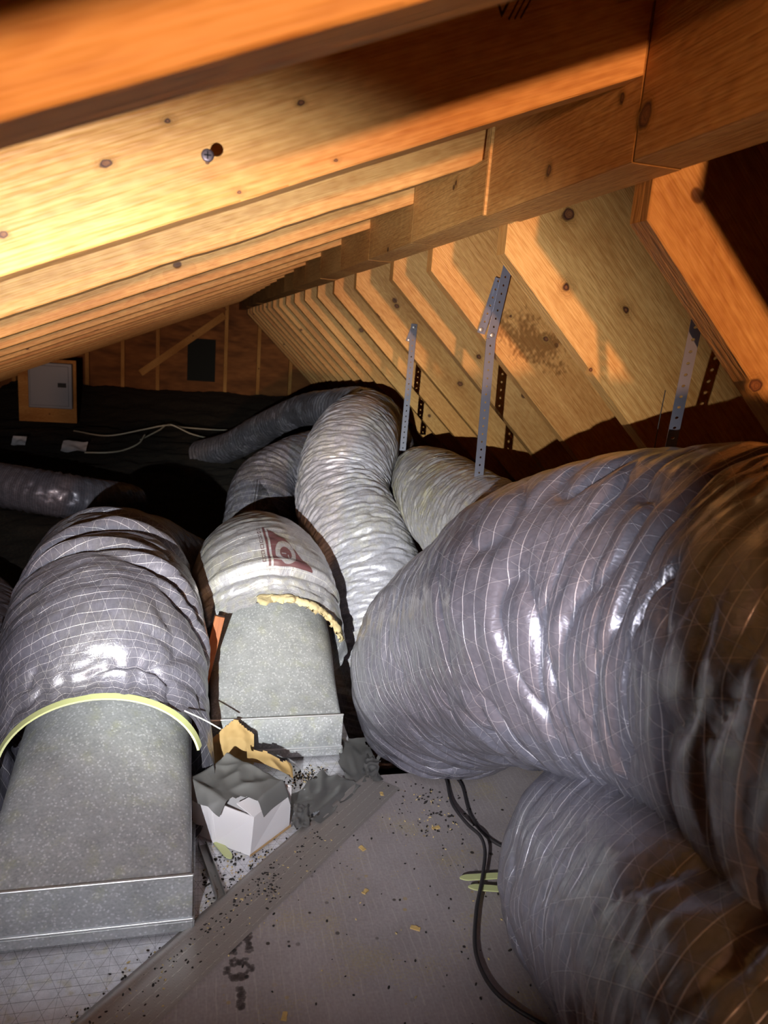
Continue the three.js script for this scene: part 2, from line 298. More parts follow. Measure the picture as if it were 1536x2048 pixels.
/* nodes: [x, y, z, radius]. o.squash(t) flattens the height; o.amp = {wire, fold, lump, fine}; o.dust = share of tan dust patches */
function ductSurface(nodes, o) {
  const curve = new THREE.CatmullRomCurve3(nodes.map((n) => V(n[0], n[1], n[2])), false, 'centripetal'), radii = nodes.map((n) => n[3]);
  const L = curve.getLength(), step = o.step ?? 0.006, N = Math.max(24, Math.round(L / step)), M = o.around ?? 150;
  // radius against arc length
  const lens = [0]; { const pts = nodes.map((n) => V(n[0], n[1], n[2])); let a = 0; for (let i = 1; i < pts.length; i++) { a += pts[i].distanceTo(pts[i - 1]); lens.push(a); } for (let i = 0; i < lens.length; i++) lens[i] /= a; }
  const rad = (t) => { let i = 0; while (i < lens.length - 2 && t > lens[i + 1]) i++; const f = sstep((t - lens[i]) / (lens[i + 1] - lens[i]), 0, 1) * 0.5 + 0.5 * clamp((t - lens[i]) / (lens[i + 1] - lens[i]), 0, 1); return lerp(radii[i], radii[i + 1], f); };
  const frames = []; let up = V(0, 1, 0);
  for (let i = 0; i <= N; i++) {
    const t = i / N, p = curve.getPointAt(t), d = curve.getTangentAt(t);
    const side = V().crossVectors(d, up).normalize(); up = V().crossVectors(side, d).normalize(); frames.push({ p, d, side, up: up.clone(), t });
  }
  const A = { wire: 0.0022, fold: 0.006, lump: 0.008, fine: 0.0022, ...o.amp }, z0 = o.seed ?? 1, pitch = o.pitch ?? 0.04;
  const pos = new Float32Array((N + 1) * (M + 1) * 3), uv = new Float32Array((N + 1) * (M + 1) * 2), col = new Float32Array((N + 1) * (M + 1) * 3);
  const meanR = radii.reduce((a, b) => a + b) / radii.length, circ = Math.max(1, Math.round(2 * Math.PI * meanR / 0.192)) * 0.192 * (o.tile ?? 1), q = V();
  for (let i = 0, k = 0; i <= N; i++) {
    const F = frames[i], s = F.t * L, R = rad(F.t), e = 0.03;
    // which way the bend turns, and how sharply
    const d0 = curve.getTangentAt(Math.max(0, F.t - e)), d1 = curve.getTangentAt(Math.min(1, F.t + e)), bend = d1.clone().sub(d0).divideScalar(2 * e * L);
    for (let j = 0; j <= M; j++, k++) {
      const th = (j % M) / M * Math.PI * 2, c = Math.cos(th), sn = Math.sin(th);
      q.copy(F.side).multiplyScalar(c).addScaledVector(F.up, sn);
      const inner = clamp(q.dot(bend) * R * 1.2, 0, 1.3), g = 1 + 1.5 * inner, fg = g + 1.2 * Math.min(1, bend.length() * R);
      const ss = s + 0.012 * noise.noise(c * 1.3, sn * 1.3, s * 4 + z0 * 7) + (o.slant ?? 0) * c;
      const wire = Math.cos(2 * Math.PI * (ss / pitch - (j % M) / M));
      const fq = o.freq ?? 30, f1 = noise.noise(c * 1.1 + z0, sn * 1.1, ss * fq + z0 * 3), f2 = noise.noise(c * 2.0 + z0 * 2, sn * 2.0, ss * fq * 1.95 + 11), gate = sstep(noise.noise(c * 1.6 + 5 * z0, sn * 1.6, s * 6), -0.15, 0.5);
      const crease = -Math.pow(1 - Math.min(1, Math.abs(f1) * 3.0), 3), fineCrease = -Math.pow(1 - Math.min(1, Math.abs(f2) * 2.6), 2);
      const lump = fbm(c * 1.4 + z0, sn * 1.4, s * 5 + z0, 3);
      let r = R + A.wire * wire * (0.5 + gate) + A.fold * g * crease * (0.35 + gate) + A.fine * fg * fineCrease + A.fine * 0.6 * fg * noise.noise(c * 4, sn * 4, ss * 110) + A.lump * lump;
      for (const [ps, pth, w1, w2, depth, sl] of o.pleats ?? []) {   // single deep folds: place, angle, widths, depth, slant
        let dth = Math.atan2(Math.sin(th - pth), Math.cos(th - pth)); const ds = s - ps - sl * dth;
        r -= depth * Math.exp(-((dth / w2) ** 2)) * (Math.exp(-((ds / w1) ** 2)) - 0.75 * Math.exp(-(((ds - 1.9 * w1) / (1.3 * w1)) ** 2)));
      }
      const sq = o.squash ? o.squash(F.t, s, L) : 1;
      q.copy(F.side).multiplyScalar(c * r).addScaledVector(F.up, sn * r * sq).add(F.p);
      if (o.skirt) { const k2 = Math.max(0, 1 - s / 0.12); q.addScaledVector(F.side, c * k2 * 0.022 * clamp(0.8 - sn, 0, 1)).addScaledVector(F.d, -k2 * (o.skirt * clamp(0.55 - sn, 0, 1.2) + 0.012 * noise.noise(c * 7, sn * 7, z0))); }
      if (o.floor !== undefined && q.y < o.floor) q.y = o.floor + (q.y - o.floor) * 0.06;
      pos.set([q.x, q.y, q.z], k * 3);
      uv.set([(j / M) * circ, s], k * 2);
      const dust = (o.dust ?? 0) * sstep(fbm(q.x * 9 + z0, q.y * 9, q.z * 9, 4) + 0.55 * noise.noise(q.x * 90, q.y * 90, q.z * 90), -0.12, 0.35), tone = 1 + 0.16 * fbm(q.x * 6, q.y * 6, q.z * 6 + z0, 3);
      const tint = o.tint ?? [1, 1, 1];
      for (let n = 0; n < 3; n++) col[k * 3 + n] = clamp(tone * tint[n] * lerp(1, [1.10, 1.06, 0.72][n], dust), 0, 1.4);
    }
  }
  const index = []; for (let i = 0; i < N; i++) for (let j = 0; j < M; j++) { const a = i * (M + 1) + j, b = a + M + 1; index.push(a, b, a + 1, b, b + 1, a + 1); }
  const g = new THREE.BufferGeometry();
  g.setAttribute('position', new THREE.BufferAttribute(pos, 3)); g.setAttribute('uv', new THREE.BufferAttribute(uv, 2)); g.setAttribute('color', new THREE.BufferAttribute(col, 3)); g.setIndex(index);
  g.computeVertexNormals();
  const nm = g.attributes.normal;   // join the seam
  for (let i = 0; i <= N; i++) { const a = i * (M + 1), b = a + M; q.set(nm.getX(a) + nm.getX(b), nm.getY(a) + nm.getY(b), nm.getZ(a) + nm.getZ(b)).normalize(); nm.setXYZ(a, q.x, q.y, q.z); nm.setXYZ(b, q.x, q.y, q.z); }
  g.userData = { N, M, L };
  return g;
}
// a piece of the surface, lifted by a hair: for print on the film
function ductPatch(g, s0, s1, th0, th1, lift = 0.0012) {
  const { N, M, L } = g.userData, P = g.attributes.position, Q = g.attributes.normal, nu = 28, nv = 28, pos = [], uv = [], ix = [], a = V(), b = V();
  const get = (attr, fi, fj, out) => {
    const i = Math.min(N - 1, Math.floor(fi)), j0 = Math.floor(fj), ti = fi - i, tj = fj - j0; out.set(0, 0, 0);
    for (const [di, wi] of [[0, 1 - ti], [1, ti]]) for (const [dj, wj] of [[0, 1 - tj], [1, tj]]) { const k = (i + di) * (M + 1) + (((j0 + dj) % M) + M) % M; out.x += attr.getX(k) * wi * wj; out.y += attr.getY(k) * wi * wj; out.z += attr.getZ(k) * wi * wj; }
    return out;
  };
  for (let y = 0; y <= nv; y++) for (let x = 0; x <= nu; x++) {
    const fi = lerp(s0, s1, y / nv) / L * N, fj = lerp(th0, th1, x / nu) / (2 * Math.PI) * M;
    get(P, fi, fj, a); get(Q, fi, fj, b).normalize(); a.addScaledVector(b, lift); pos.push(a.x, a.y, a.z); uv.push(x / nu, y / nv);
    if (x < nu && y < nv) { const k = y * (nu + 1) + x; ix.push(k, k + nu + 1, k + 1, k + nu + 1, k + nu + 2, k + 1); }
  }
  const r = new THREE.BufferGeometry(); r.setAttribute('position', new THREE.Float32BufferAttribute(pos, 3)); r.setAttribute('uv', new THREE.Float32BufferAttribute(uv, 2)); r.setIndex(ix); r.computeVertexNormals(); return r;
}
function duct(label, nodes, material, o) {
  const at = V(nodes[0][0], nodes[0][1], nodes[0][2]), t = thing('flexible_duct', label, 'duct', at, o.group);
  const g = ductSurface(nodes, o); t.userData.surface = undefined;
  const geo = g.clone(); geo.userData = {}; part('jacket', recenter(geo, at), material, t);
  return { t, g, at };
}
const big = duct('largest silver flexible duct, bending away from the plenum toward the right edge', [[0.56, 0.22, -1.47, 0.15], [0.515, 0.37, -1.36, 0.185], [0.487, 0.50, -1.255, 0.199], [0.515, 0.626, -1.09, 0.206], [0.525, 0.765, -0.842, 0.212], [0.563, 0.804, -0.696, 0.212], [0.58, 0.825, -0.55, 0.212], [0.56, 0.85, -0.36, 0.212], [0.55, 0.85, 0.2, 0.212]], jackets.wide,
  { seed: 1, freq: 15, around: 260, step: 0.005, tile: 1, floor: 0.308, amp: { wire: 0.0007, fold: 0.009, lump: 0.014, fine: 0.0015 }, pitch: 0.045 });
const low = duct('lower right flexible duct curling up from the plenum under the largest duct', [[0.60, 0.36, -0.80, 0.05], [0.575, 0.40, -0.775, 0.12], [0.545, 0.445, -0.73, 0.158], [0.528, 0.475, -0.685, 0.165], [0.498, 0.541, -0.534, 0.165], [0.47, 0.59, -0.40, 0.165], [0.45, 0.62, -0.2, 0.165], [0.45, 0.62, 0.3, 0.165]], jackets.wide,
  { seed: 2.4, freq: 16, around: 230, step: 0.005, floor: 0.308, amp: { wire: 0.0007, fold: 0.009, lump: 0.010, fine: 0.0016 }, pitch: 0.042 });
const left = duct('left flexible duct clamped by a yellow zip tie onto the closest metal boot', [[-0.137, 0.410, -1.185, 0.152], [-0.140, 0.425, -1.23, 0.160], [-0.150, 0.470, -1.33, 0.182], [-0.160, 0.490, -1.45, 0.187], [-0.190, 0.490, -1.713, 0.183], [-0.205, 0.430, -2.02, 0.182], [-0.165, 0.345, -2.30, 0.182], [-0.06, 0.25, -2.5, 0.165], [0.06, 0.18, -2.62, 0.14]], jackets.grey,
  { seed: 3.1, freq: 20, around: 210, step: 0.005, floor: 0.298, skirt: 0.13, squash: (t, s) => lerp(0.74, 1, sstep(s, 0.0, 0.16)), amp: { wire: 0.0012, fold: 0.006, lump: 0.012, fine: 0.0014 }, dust: 0.25,
    pleats: [[0.30, 1.75, 0.012, 0.9, 0.018, 0.03], [0.42, 1.5, 0.014, 1.0, 0.02, -0.04], [0.22, 0.9, 0.012, 0.55, 0.02, 0.06], [0.17, 0.55, 0.010, 0.5, 0.016, 0.05], [0.56, 1.2, 0.012, 0.8, 0.014, 0.05]] });
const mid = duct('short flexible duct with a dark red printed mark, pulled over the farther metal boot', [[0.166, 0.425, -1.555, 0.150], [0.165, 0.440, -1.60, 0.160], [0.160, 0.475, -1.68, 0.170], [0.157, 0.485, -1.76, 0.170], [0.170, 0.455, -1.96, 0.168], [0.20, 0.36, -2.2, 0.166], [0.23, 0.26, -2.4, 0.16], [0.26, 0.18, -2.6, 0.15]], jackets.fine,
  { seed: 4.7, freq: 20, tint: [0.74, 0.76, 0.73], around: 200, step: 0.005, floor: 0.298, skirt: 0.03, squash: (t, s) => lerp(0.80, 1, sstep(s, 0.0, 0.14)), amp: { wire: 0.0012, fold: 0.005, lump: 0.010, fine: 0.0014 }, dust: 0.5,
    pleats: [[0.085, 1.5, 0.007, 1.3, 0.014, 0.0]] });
const curl = duct('brightly lit flexible duct snaking up from behind the largest duct in the middle', [[0.47, 0.06, -1.74, 0.15], [0.475, 0.17, -1.75, 0.153], [0.480, 0.285, -1.79, 0.155], [0.470, 0.437, -1.919, 0.155], [0.452, 0.530, -2.06, 0.152], [0.440, 0.610, -2.24, 0.147], [0.470, 0.685, -2.37, 0.152], [0.520, 0.728, -2.51, 0.155], [0.610, 0.742, -2.82, 0.152], [0.72, 0.72, -3.12, 0.15], [0.82, 0.6, -3.3, 0.14]], jackets.fine,
  { seed: 5.9, around: 200, step: 0.0032, freq: 40, amp: { wire: 0.0012, fold: 0.006, lump: 0.007, fine: 0.0026 }, pitch: 0.034, dust: 0.4 });
const strapped = duct('flexible duct held up by the two metal straps, behind the largest duct', [[0.96, 0.42, -2.85, 0.11], [0.89, 0.52, -2.76, 0.118], [0.805, 0.598, -2.60, 0.122], [0.74, 0.645, -2.32, 0.126], [0.675, 0.675, -1.95, 0.130], [0.640, 0.69, -1.60, 0.130], [0.70, 0.68, -1.35, 0.128], [0.82, 0.66, -1.17, 0.12], [0.95, 0.58, -1.02, 0.11]], jackets.fine,
  { seed: 6.3, tint: [0.86, 0.84, 0.76], around: 170, step: 0.0035, freq: 38, amp: { wire: 0.0012, fold: 0.006, lump: 0.006, fine: 0.0026 }, pitch: 0.034, dust: 0.9 });
const arch = duct('thin dim flexible duct arching off to the left behind the brightly lit one', [[0.86, 0.60, -3.22, 0.095], [0.82, 0.70, -3.26, 0.098], [0.757, 0.772, -3.34, 0.1], [0.640, 0.735, -3.724, 0.1], [0.565, 0.650, -4.29, 0.1], [0.390, 0.466, -4.87, 0.1], [0.20, 0.29, -5.23, 0.1], [0.02, 0.2, -5.45, 0.1]], jackets.dull,
  { seed: 7.7, around: 110, step: 0.006, amp: { wire: 0.002, fold: 0.005, lump: 0.005, fine: 0.002 }, pitch: 0.034, dust: 0.2 });
const logoDuct = duct('shaded flexible duct with a faint dark printed mark, left of the brightly lit one', [[0.66, 0.52, -3.2, 0.125], [0.529, 0.572, -3.125, 0.13], [0.380, 0.566, -2.954, 0.13], [0.263, 0.516, -2.832, 0.13], [0.225, 0.433, -2.68, 0.13], [0.212, 0.33, -2.62, 0.13], [0.205, 0.12, -2.75, 0.12]], jackets.grey,
  { seed: 8.2, around: 140, step: 0.005, amp: { wire: 0.0022, fold: 0.005, lump: 0.006, fine: 0.002 }, pitch: 0.034, dust: 0.5 });
duct('dark flexible duct lying on the attic floor far behind the left duct', [[-1.4, 0.33, -3.6, 0.1], [-0.977, 0.345, -3.609, 0.1], [-0.588, 0.315, -3.500, 0.1], [-0.410, 0.265, -3.62, 0.098], [-0.33, 0.2, -3.9, 0.09]], jackets.dull,
  { seed: 9.4, around: 90, step: 0.008, amp: { wire: 0.002, fold: 0.005, lump: 0.006, fine: 0.002 } });
const edgeDuct = duct('dark flexible duct just showing at the left edge beside the left duct', [[-0.52, 0.17, -1.75, 0.12], [-0.54, 0.20, -1.95, 0.125], [-0.60, 0.20, -2.25, 0.125], [-0.75, 0.17, -2.6, 0.12]], jackets.dull,
  { seed: 10.1, around: 120, step: 0.006, amp: { wire: 0.0014, fold: 0.005, lump: 0.008, fine: 0.0015 } });

// ------------------------------------------------------------------ printed marks on the film
const printMark = (ink, back) => canvasTex(512, 512, (ctx) => {
  ctx.clearRect(0, 0, 512, 512); ctx.fillStyle = ink; ctx.strokeStyle = ink;
  for (let i = 0; i < 9; i++) { ctx.lineWidth = 5; ctx.strokeRect(18, 44 + i * 42, 24, 26); }
  ctx.fillRect(66, 30, 22, 400);
  ctx.beginPath(); ctx.moveTo(108, 60); ctx.lineTo(108, 430); ctx.lineTo(500, 430); ctx.closePath(); ctx.fill();
  ctx.globalCompositeOperation = 'destination-out'; ctx.beginPath(); ctx.arc(238, 322, 98, 0, 7); ctx.fill(); ctx.globalCompositeOperation = 'source-over';
  ctx.beginPath(); ctx.arc(238, 322, 56, 0, 7); ctx.fill();
  ctx.globalCompositeOperation = 'destination-out'; ctx.fillRect(196, 318, 44, 12); ctx.fillRect(252, 330, 10, 46);
  ctx.globalAlpha = 0.25; for (let i = 0; i < 12; i++) ctx.fillRect(0, i * 43, 512, 6);
}, true, THREE.ClampToEdgeWrapping);
function mark(d, s0, s1, a0, a1, ink) {
  const g = ductPatch(d.g, s0, s1, a0, a1);
  part('printed_mark', recenter(g, d.at), new THREE.MeshStandardMaterial({ map: printMark(ink), transparent: true, roughness: 0.5, side: THREE.DoubleSide }), d.t, 'dark printed mark of a triangle with a ring');
}
mark(mid, 0.075, 0.185, 1.72, 0.98, 'rgba(84,50,54,0.8)');
mark(logoDuct, 0.80, 0.68, 1.5, 2.4, 'rgba(40,38,40,0.5)');
mark(edgeDuct, 0.02, 0.30, 1.2, -0.1, 'rgba(20,20,24,0.9)');

// ------------------------------------------------------------------ plenum
const PT = 0.30;
const mapped = (x, z) => [(x + 0.3) / 1.1, (z + 1.3) / 1.1];
const boardTex = canvasTex(1344, 1344, (ctx, w, h) => {
  const px = (x) => (x + 0.3) / 1.1 * w, pz = (z) => h - (z + 1.3) / 1.1 * h;   // canvas rows run from far (bottom row is v = 0)
  const id = ctx.createImageData(w, h);
  for (let y = 0, i = 0; y < h; y++) for (let x = 0; x < w; x++, i += 4) {
    const X = x / w * 1.1, Z = y / h * 1.1, t = fbm(X * 7, Z * 7, 3, 3) * 26 + noise.noise(X * 260, Z * 260, 2) * 9 + noise.noise(X * 700, Z * 90, 4) * 8, d = sstep(fbm(X * 11, Z * 11, 8, 4) + 0.5 * noise.noise(X * 300, Z * 300, 1), 0.1, 0.5) * 16;
    id.data[i] = 158 + t + d * 0.4; id.data[i + 1] = 150 + t + d * 0.2; id.data[i + 2] = 150 + t - d; id.data[i + 3] = 255;
  }
  ctx.putImageData(id, 0, 0);
  let q = 5; const rs = () => { q = (q * 1664525 + 1013904223) >>> 0; return q / 4294967296; };
  for (let i = 0; i < 92; i++) { const x = i * w / 92; ctx.lineWidth = 2; for (let s = 0; s < 40; s++) { ctx.strokeStyle = `rgba(205,196,190,${(rs() * 0.34).toFixed(2)})`; ctx.beginPath(); ctx.moveTo(x + rs() * 3, s * h / 40); ctx.lineTo(x + rs() * 3, (s + 1) * h / 40); ctx.stroke(); } }
  for (let i = 0; i < 26; i++) { const y = i * h / 26; ctx.strokeStyle = 'rgba(190,182,178,0.12)'; ctx.beginPath(); ctx.moveTo(0, y); ctx.lineTo(w, y + 4); ctx.stroke(); }
  for (let i = 0; i < 500; i++) { ctx.fillStyle = rs() < 0.5 ? `rgba(40,34,30,${rs().toFixed(2)})` : `rgba(176,150,96,${(rs() * 0.7).toFixed(2)})`; ctx.beginPath(); ctx.arc(rs() * w, rs() * h, 1 + rs() * 3, 0, 7); ctx.fill(); }
  // dot matrix print reading away down the board: 5 0 -
  const glyphs = [['111', '100', '110', '001', '110'], ['010', '101', '101', '101', '010'], ['000', '000', '111', '000', '000']], z0 = [-0.868, -0.826, -0.782];
  ctx.fillStyle = 'rgba(52,46,46,0.5)';
  glyphs.forEach((g, n) => g.forEach((row, r) => [...row].forEach((b, c) => { if (b === '1') for (let e = 0; e < 3; e++) for (let f = 0; f < 3; f++) { ctx.beginPath(); ctx.arc(px(0.081 - r * 0.0075 - e * 0.0026) + rs() * 4, pz(z0[n] + c * 0.011 + f * 0.0036) + rs() * 4, 2.4 + rs() * 1.6, 0, 7); ctx.fill(); } })));
}, true);
const silverTex = canvasTex(512, 512, (ctx, w, h) => {
  const id = ctx.createImageData(w, h);
  for (let y = 0, i = 0; y < h; y++) for (let x = 0; x < w; x++, i += 4) { const u = x / w, v = y / h, t = tiled(u, v, 8, 1, 4) * 50 + tiled(u, v, 60, 3, 2) * 36, d = sstep(tiled(u, v, 5, 9, 4), 0.05, 0.35) * 34; id.data[i] = 214 + t - d * 0.5; id.data[i + 1] = 214 + t - d * 0.6; id.data[i + 2] = 220 + t - d * 1.2; id.data[i + 3] = 255; }
  ctx.putImageData(id, 0, 0); yarn(ctx, w, h, 'rgba(52,54,60,A)', 2.0);
}, true);
const foilBoard = new THREE.MeshStandardMaterial({ map: boardTex, roughness: 0.5, metalness: 0.15, bumpMap: boardTex, bumpScale: 0.0006 });
const silverFoil = new THREE.MeshStandardMaterial({ map: scaled(silverTex, 1 / 0.11, 1 / 0.11), roughness: 0.4, metalness: 0.35 });
const tapeTex = canvasTex(256, 512, (ctx, w, h) => {
  ctx.fillStyle = '#9c9692'; ctx.fillRect(0, 0, w, h);
  for (let i = 0; i < 900; i++) { ctx.fillStyle = `rgba(${i % 2 ? '200,196,188' : '70,62,52'},0.12)`; ctx.fillRect((i * 71) % w, (i * 197) % h, 6, 2); }
  for (const [x, a] of [[22, 0.7], [60, 0.35], [104, 0.8], [150, 0.7], [198, 0.4], [236, 0.6]]) for (let s = 0; s < 32; s++) { ctx.fillStyle = `rgba(222,216,208,${(a * (((s * 37 + x) % 11) / 11)).toFixed(2)})`; ctx.fillRect(x + (s % 3), s * 16, 3, 16); }
}, true);
const tapeMat = new THREE.MeshStandardMaterial({ map: scaled(tapeTex, 1 / 0.075, 1 / 0.15), roughness: 0.42, metalness: 0.4 });
const greyTape = new THREE.MeshStandardMaterial({ color: new THREE.Color().setRGB(0.12, 0.12, 0.117), roughness: 0.5, bumpMap: jacketBump, bumpScale: 0.0002, side: THREE.DoubleSide });
function slab(points, y0, y1, uvOf) {   // an outline in x-z with thickness
  const sh = new THREE.Shape(points.map(([x, z]) => new THREE.Vector2(x, -z)));
  const g = new THREE.ExtrudeGeometry(sh, { depth: y1 - y0 - 0.002, bevelEnabled: true, bevelThickness: 0.001, bevelSize: 0.001, bevelOffset: -0.001, bevelSegments: 1 });
  g.rotateX(-Math.PI / 2); g.translate(0, y0 + 0.001, 0);
  const p = g.attributes.position, uv = g.attributes.uv;
  for (let i = 0; i < p.count; i++) uv.setXY(i, ...uvOf(p.getX(i), p.getZ(i), p.getY(i)));
  return g;
}
const plain = (x, z, y) => [x, z + y];
// a thin crumpled sheet; shape(u, v) -> [x, y, z]
function sheet(nu, nv, shape, keep = () => true, thick = 0.0006) {
  const pos = [], uv = [], ix = [], a = V();
  for (let y = 0; y <= nv; y++) for (let x = 0; x <= nu; x++) { const u = x / nu, v = y / nv; pos.push(...shape(u, v)); uv.push(u * 0.15, v * 0.15); }
  for (let y = 0; y < nv; y++) for (let x = 0; x < nu; x++) if (keep((x + 0.5) / nu, (y + 0.5) / nv)) { const k = y * (nu + 1) + x; ix.push(k, k + 1, k + nu + 1, k + nu + 1, k + 1, k + nu + 2); }
  const top = new THREE.BufferGeometry(); top.setAttribute('position', new THREE.Float32BufferAttribute(pos, 3)); top.setAttribute('uv', new THREE.Float32BufferAttribute(uv, 2)); top.setIndex(ix); top.computeVertexNormals();
  const low = top.clone(), p = low.attributes.position, n = low.attributes.normal;
  for (let i = 0; i < p.count; i++) { p.setXYZ(i, p.getX(i) - n.getX(i) * thick, p.getY(i) - n.getY(i) * thick, p.getZ(i) - n.getZ(i) * thick); n.setXYZ(i, -n.getX(i), -n.getY(i), -n.getZ(i)); }
  const li = low.index.array; for (let i = 0; i < li.length; i += 3) { const t = li[i]; li[i] = li[i + 1]; li[i + 1] = t; }
  return mergeGeometries([top, low]);
}
const pleat = (x, y, s) => (1 - Math.abs(noise.noise(x, y, s)) * 2.2);
{
  const at = V(0.05, 0, -0.6), t = thing('plenum_box', 'foil faced duct board plenum box that fills the bottom of the view', 'plenum', at);
  part('side_wall', recenter(slab([[-0.78, 0.36], [0.76, 0.36], [0.76, -1.2], [0.31, -1.2], [0.31, -1.80], [-0.78, -1.80]], 0.0, PT - 0.012, plain), at), foilBoard, t);
  part('top_sheet', recenter(slab([[-0.80, 0.38], [0.315, 0.38], [0.315, -1.82], [-0.80, -1.82]], PT - 0.012, PT - 0.006, plain), at), silverFoil, t, 'silver foil sheet with a fine dark yarn grid');
  part('top_board', recenter(slab([[-0.80, -0.05], [-0.80, 0.38], [0.78, 0.38], [0.78, -1.222], [0.322, -1.222]], PT - 0.006, PT, (x, z) => mapped(x, z)), at), foilBoard, t, 'brown grey foil faced board with dotted print');
  // the taped diagonal seam
  const A = V(-0.80, PT, -0.05), B = V(0.322, PT, -1.222), d = B.clone().sub(A), len = d.length(); d.normalize(); const n = V(-d.z, 0, d.x);
  part('seam_tape', recenter(sheet(14, 240, (u, v) => { const o = -0.012 + u * 0.082, q = A.clone().addScaledVector(d, v * len).addScaledVector(n, o), e = Math.exp(-((o / 0.006) ** 2)); return [q.x, PT + 0.0012 - (o < -0.002 ? 0.005 * (-o / 0.012) : 0) + e * 0.0035 + 0.0012 * Math.max(0, pleat(v * 30, u * 3, 4)) * Math.abs(noise.noise(v * 9, 1, 1)) * 2, q.z]; }), at), tapeMat, t, 'dusty foil tape along the diagonal seam');
  { const g = t.children[t.children.length - 1].geometry, uv = g.attributes.uv; for (let i = 0; i < uv.count; i++) uv.setXY(i, uv.getX(i) / 0.15 * 0.075, uv.getY(i) / 0.15 * len); }
  const patch = (cx, cz, w, l, turn, s, lift = 0.0015, amp = 0.006) => part('tape_patch', recenter(sheet(26, 34, (u, v) => { const e = 1 + 0.12 * noise.noise(u * 3, v * 3, s), x = (u - 0.5) * w * e, z = (v - 0.5) * l * e, c = Math.cos(turn), q = Math.sin(turn); return [cx + x * c - z * q, PT + lift + amp * Math.max(0, pleat(u * 2.6, v * 2.6, s)), cz + x * q + z * c]; }, (u, v) => noise.noise(u * 4, v * 4, s + 4) + 2.6 * Math.max(Math.abs(u - 0.5), Math.abs(v - 0.5)) < 1.36), at), greyTape, t, 'wrinkled grey duct tape');
  patch(0.226, -1.165, 0.085, 0.13, 0.75, 2); patch(0.182, -1.105, 0.03, 0.06, 0.2, 5, 0.004);
  patch(0.312, -1.275, 0.07, 0.15, 0.0, 8, 0.001, 0.003); patch(0.335, -1.245, 0.03, 0.07, 0.35, 11, 0.004, 0.004);
}

// ------------------------------------------------------------------ sheet metal boots
const spangle = dataTex(1024, 1024, (u, v) => {
  const n = 72, x = u * n, y = v * n; let best = 9, id = 0;
  for (let j = -1; j <= 1; j++) for (let i = -1; i <= 1; i++) {
    const cx = Math.floor(x) + i, cy = Math.floor(y) + j, wx = ((cx % n) + n) % n, wy = ((cy % n) + n) % n, h = Math.sin(wx * 127.1 + wy * 311.7) * 43758.5453, h2 = Math.sin(wx * 269.5 + wy * 183.3) * 28001.83;
    const dx = cx + h - Math.floor(h) - x, dy = cy + h2 - Math.floor(h2) - y, d = dx * dx + dy * dy; if (d < best) { best = d; id = h2 * 7 - Math.floor(h2 * 7); }
  }
  const fleck = id > 0.84 ? 0.09 * (1 - sstep(best, 0.08, 0.3)) : 0, base = 0.64 + id * 0.06 + tiled(u, v, 6, 2, 3) * 0.14 + tiled(u, v, 70, 5, 1) * 0.12 + fleck, dust = sstep(tiled(u, v, 9, 7, 2) + 0.6 * tiled(u, v, 90, 3, 1), 0.0, 0.5) * 0.10;
  return [base - 0.006 + dust * 0.2, base + 0.006 + dust * 0.2, base + 0.012 - dust * 0.45];
}, true);
const zinc = new THREE.MeshStandardMaterial({ map: scaled(spangle, 1 / 0.24, 1 / 0.24), roughness: 0.46, metalness: 0.45, color: new THREE.Color().setRGB(1.0, 1.0, 1.02), bumpMap: scaled(spangle, 1 / 0.24, 1 / 0.24), bumpScale: 0.0003 });
const zincEdge = new THREE.MeshStandardMaterial({ color: new THREE.Color().setRGB(0.62, 0.64, 0.66), roughness: 0.32, metalness: 0.75 });
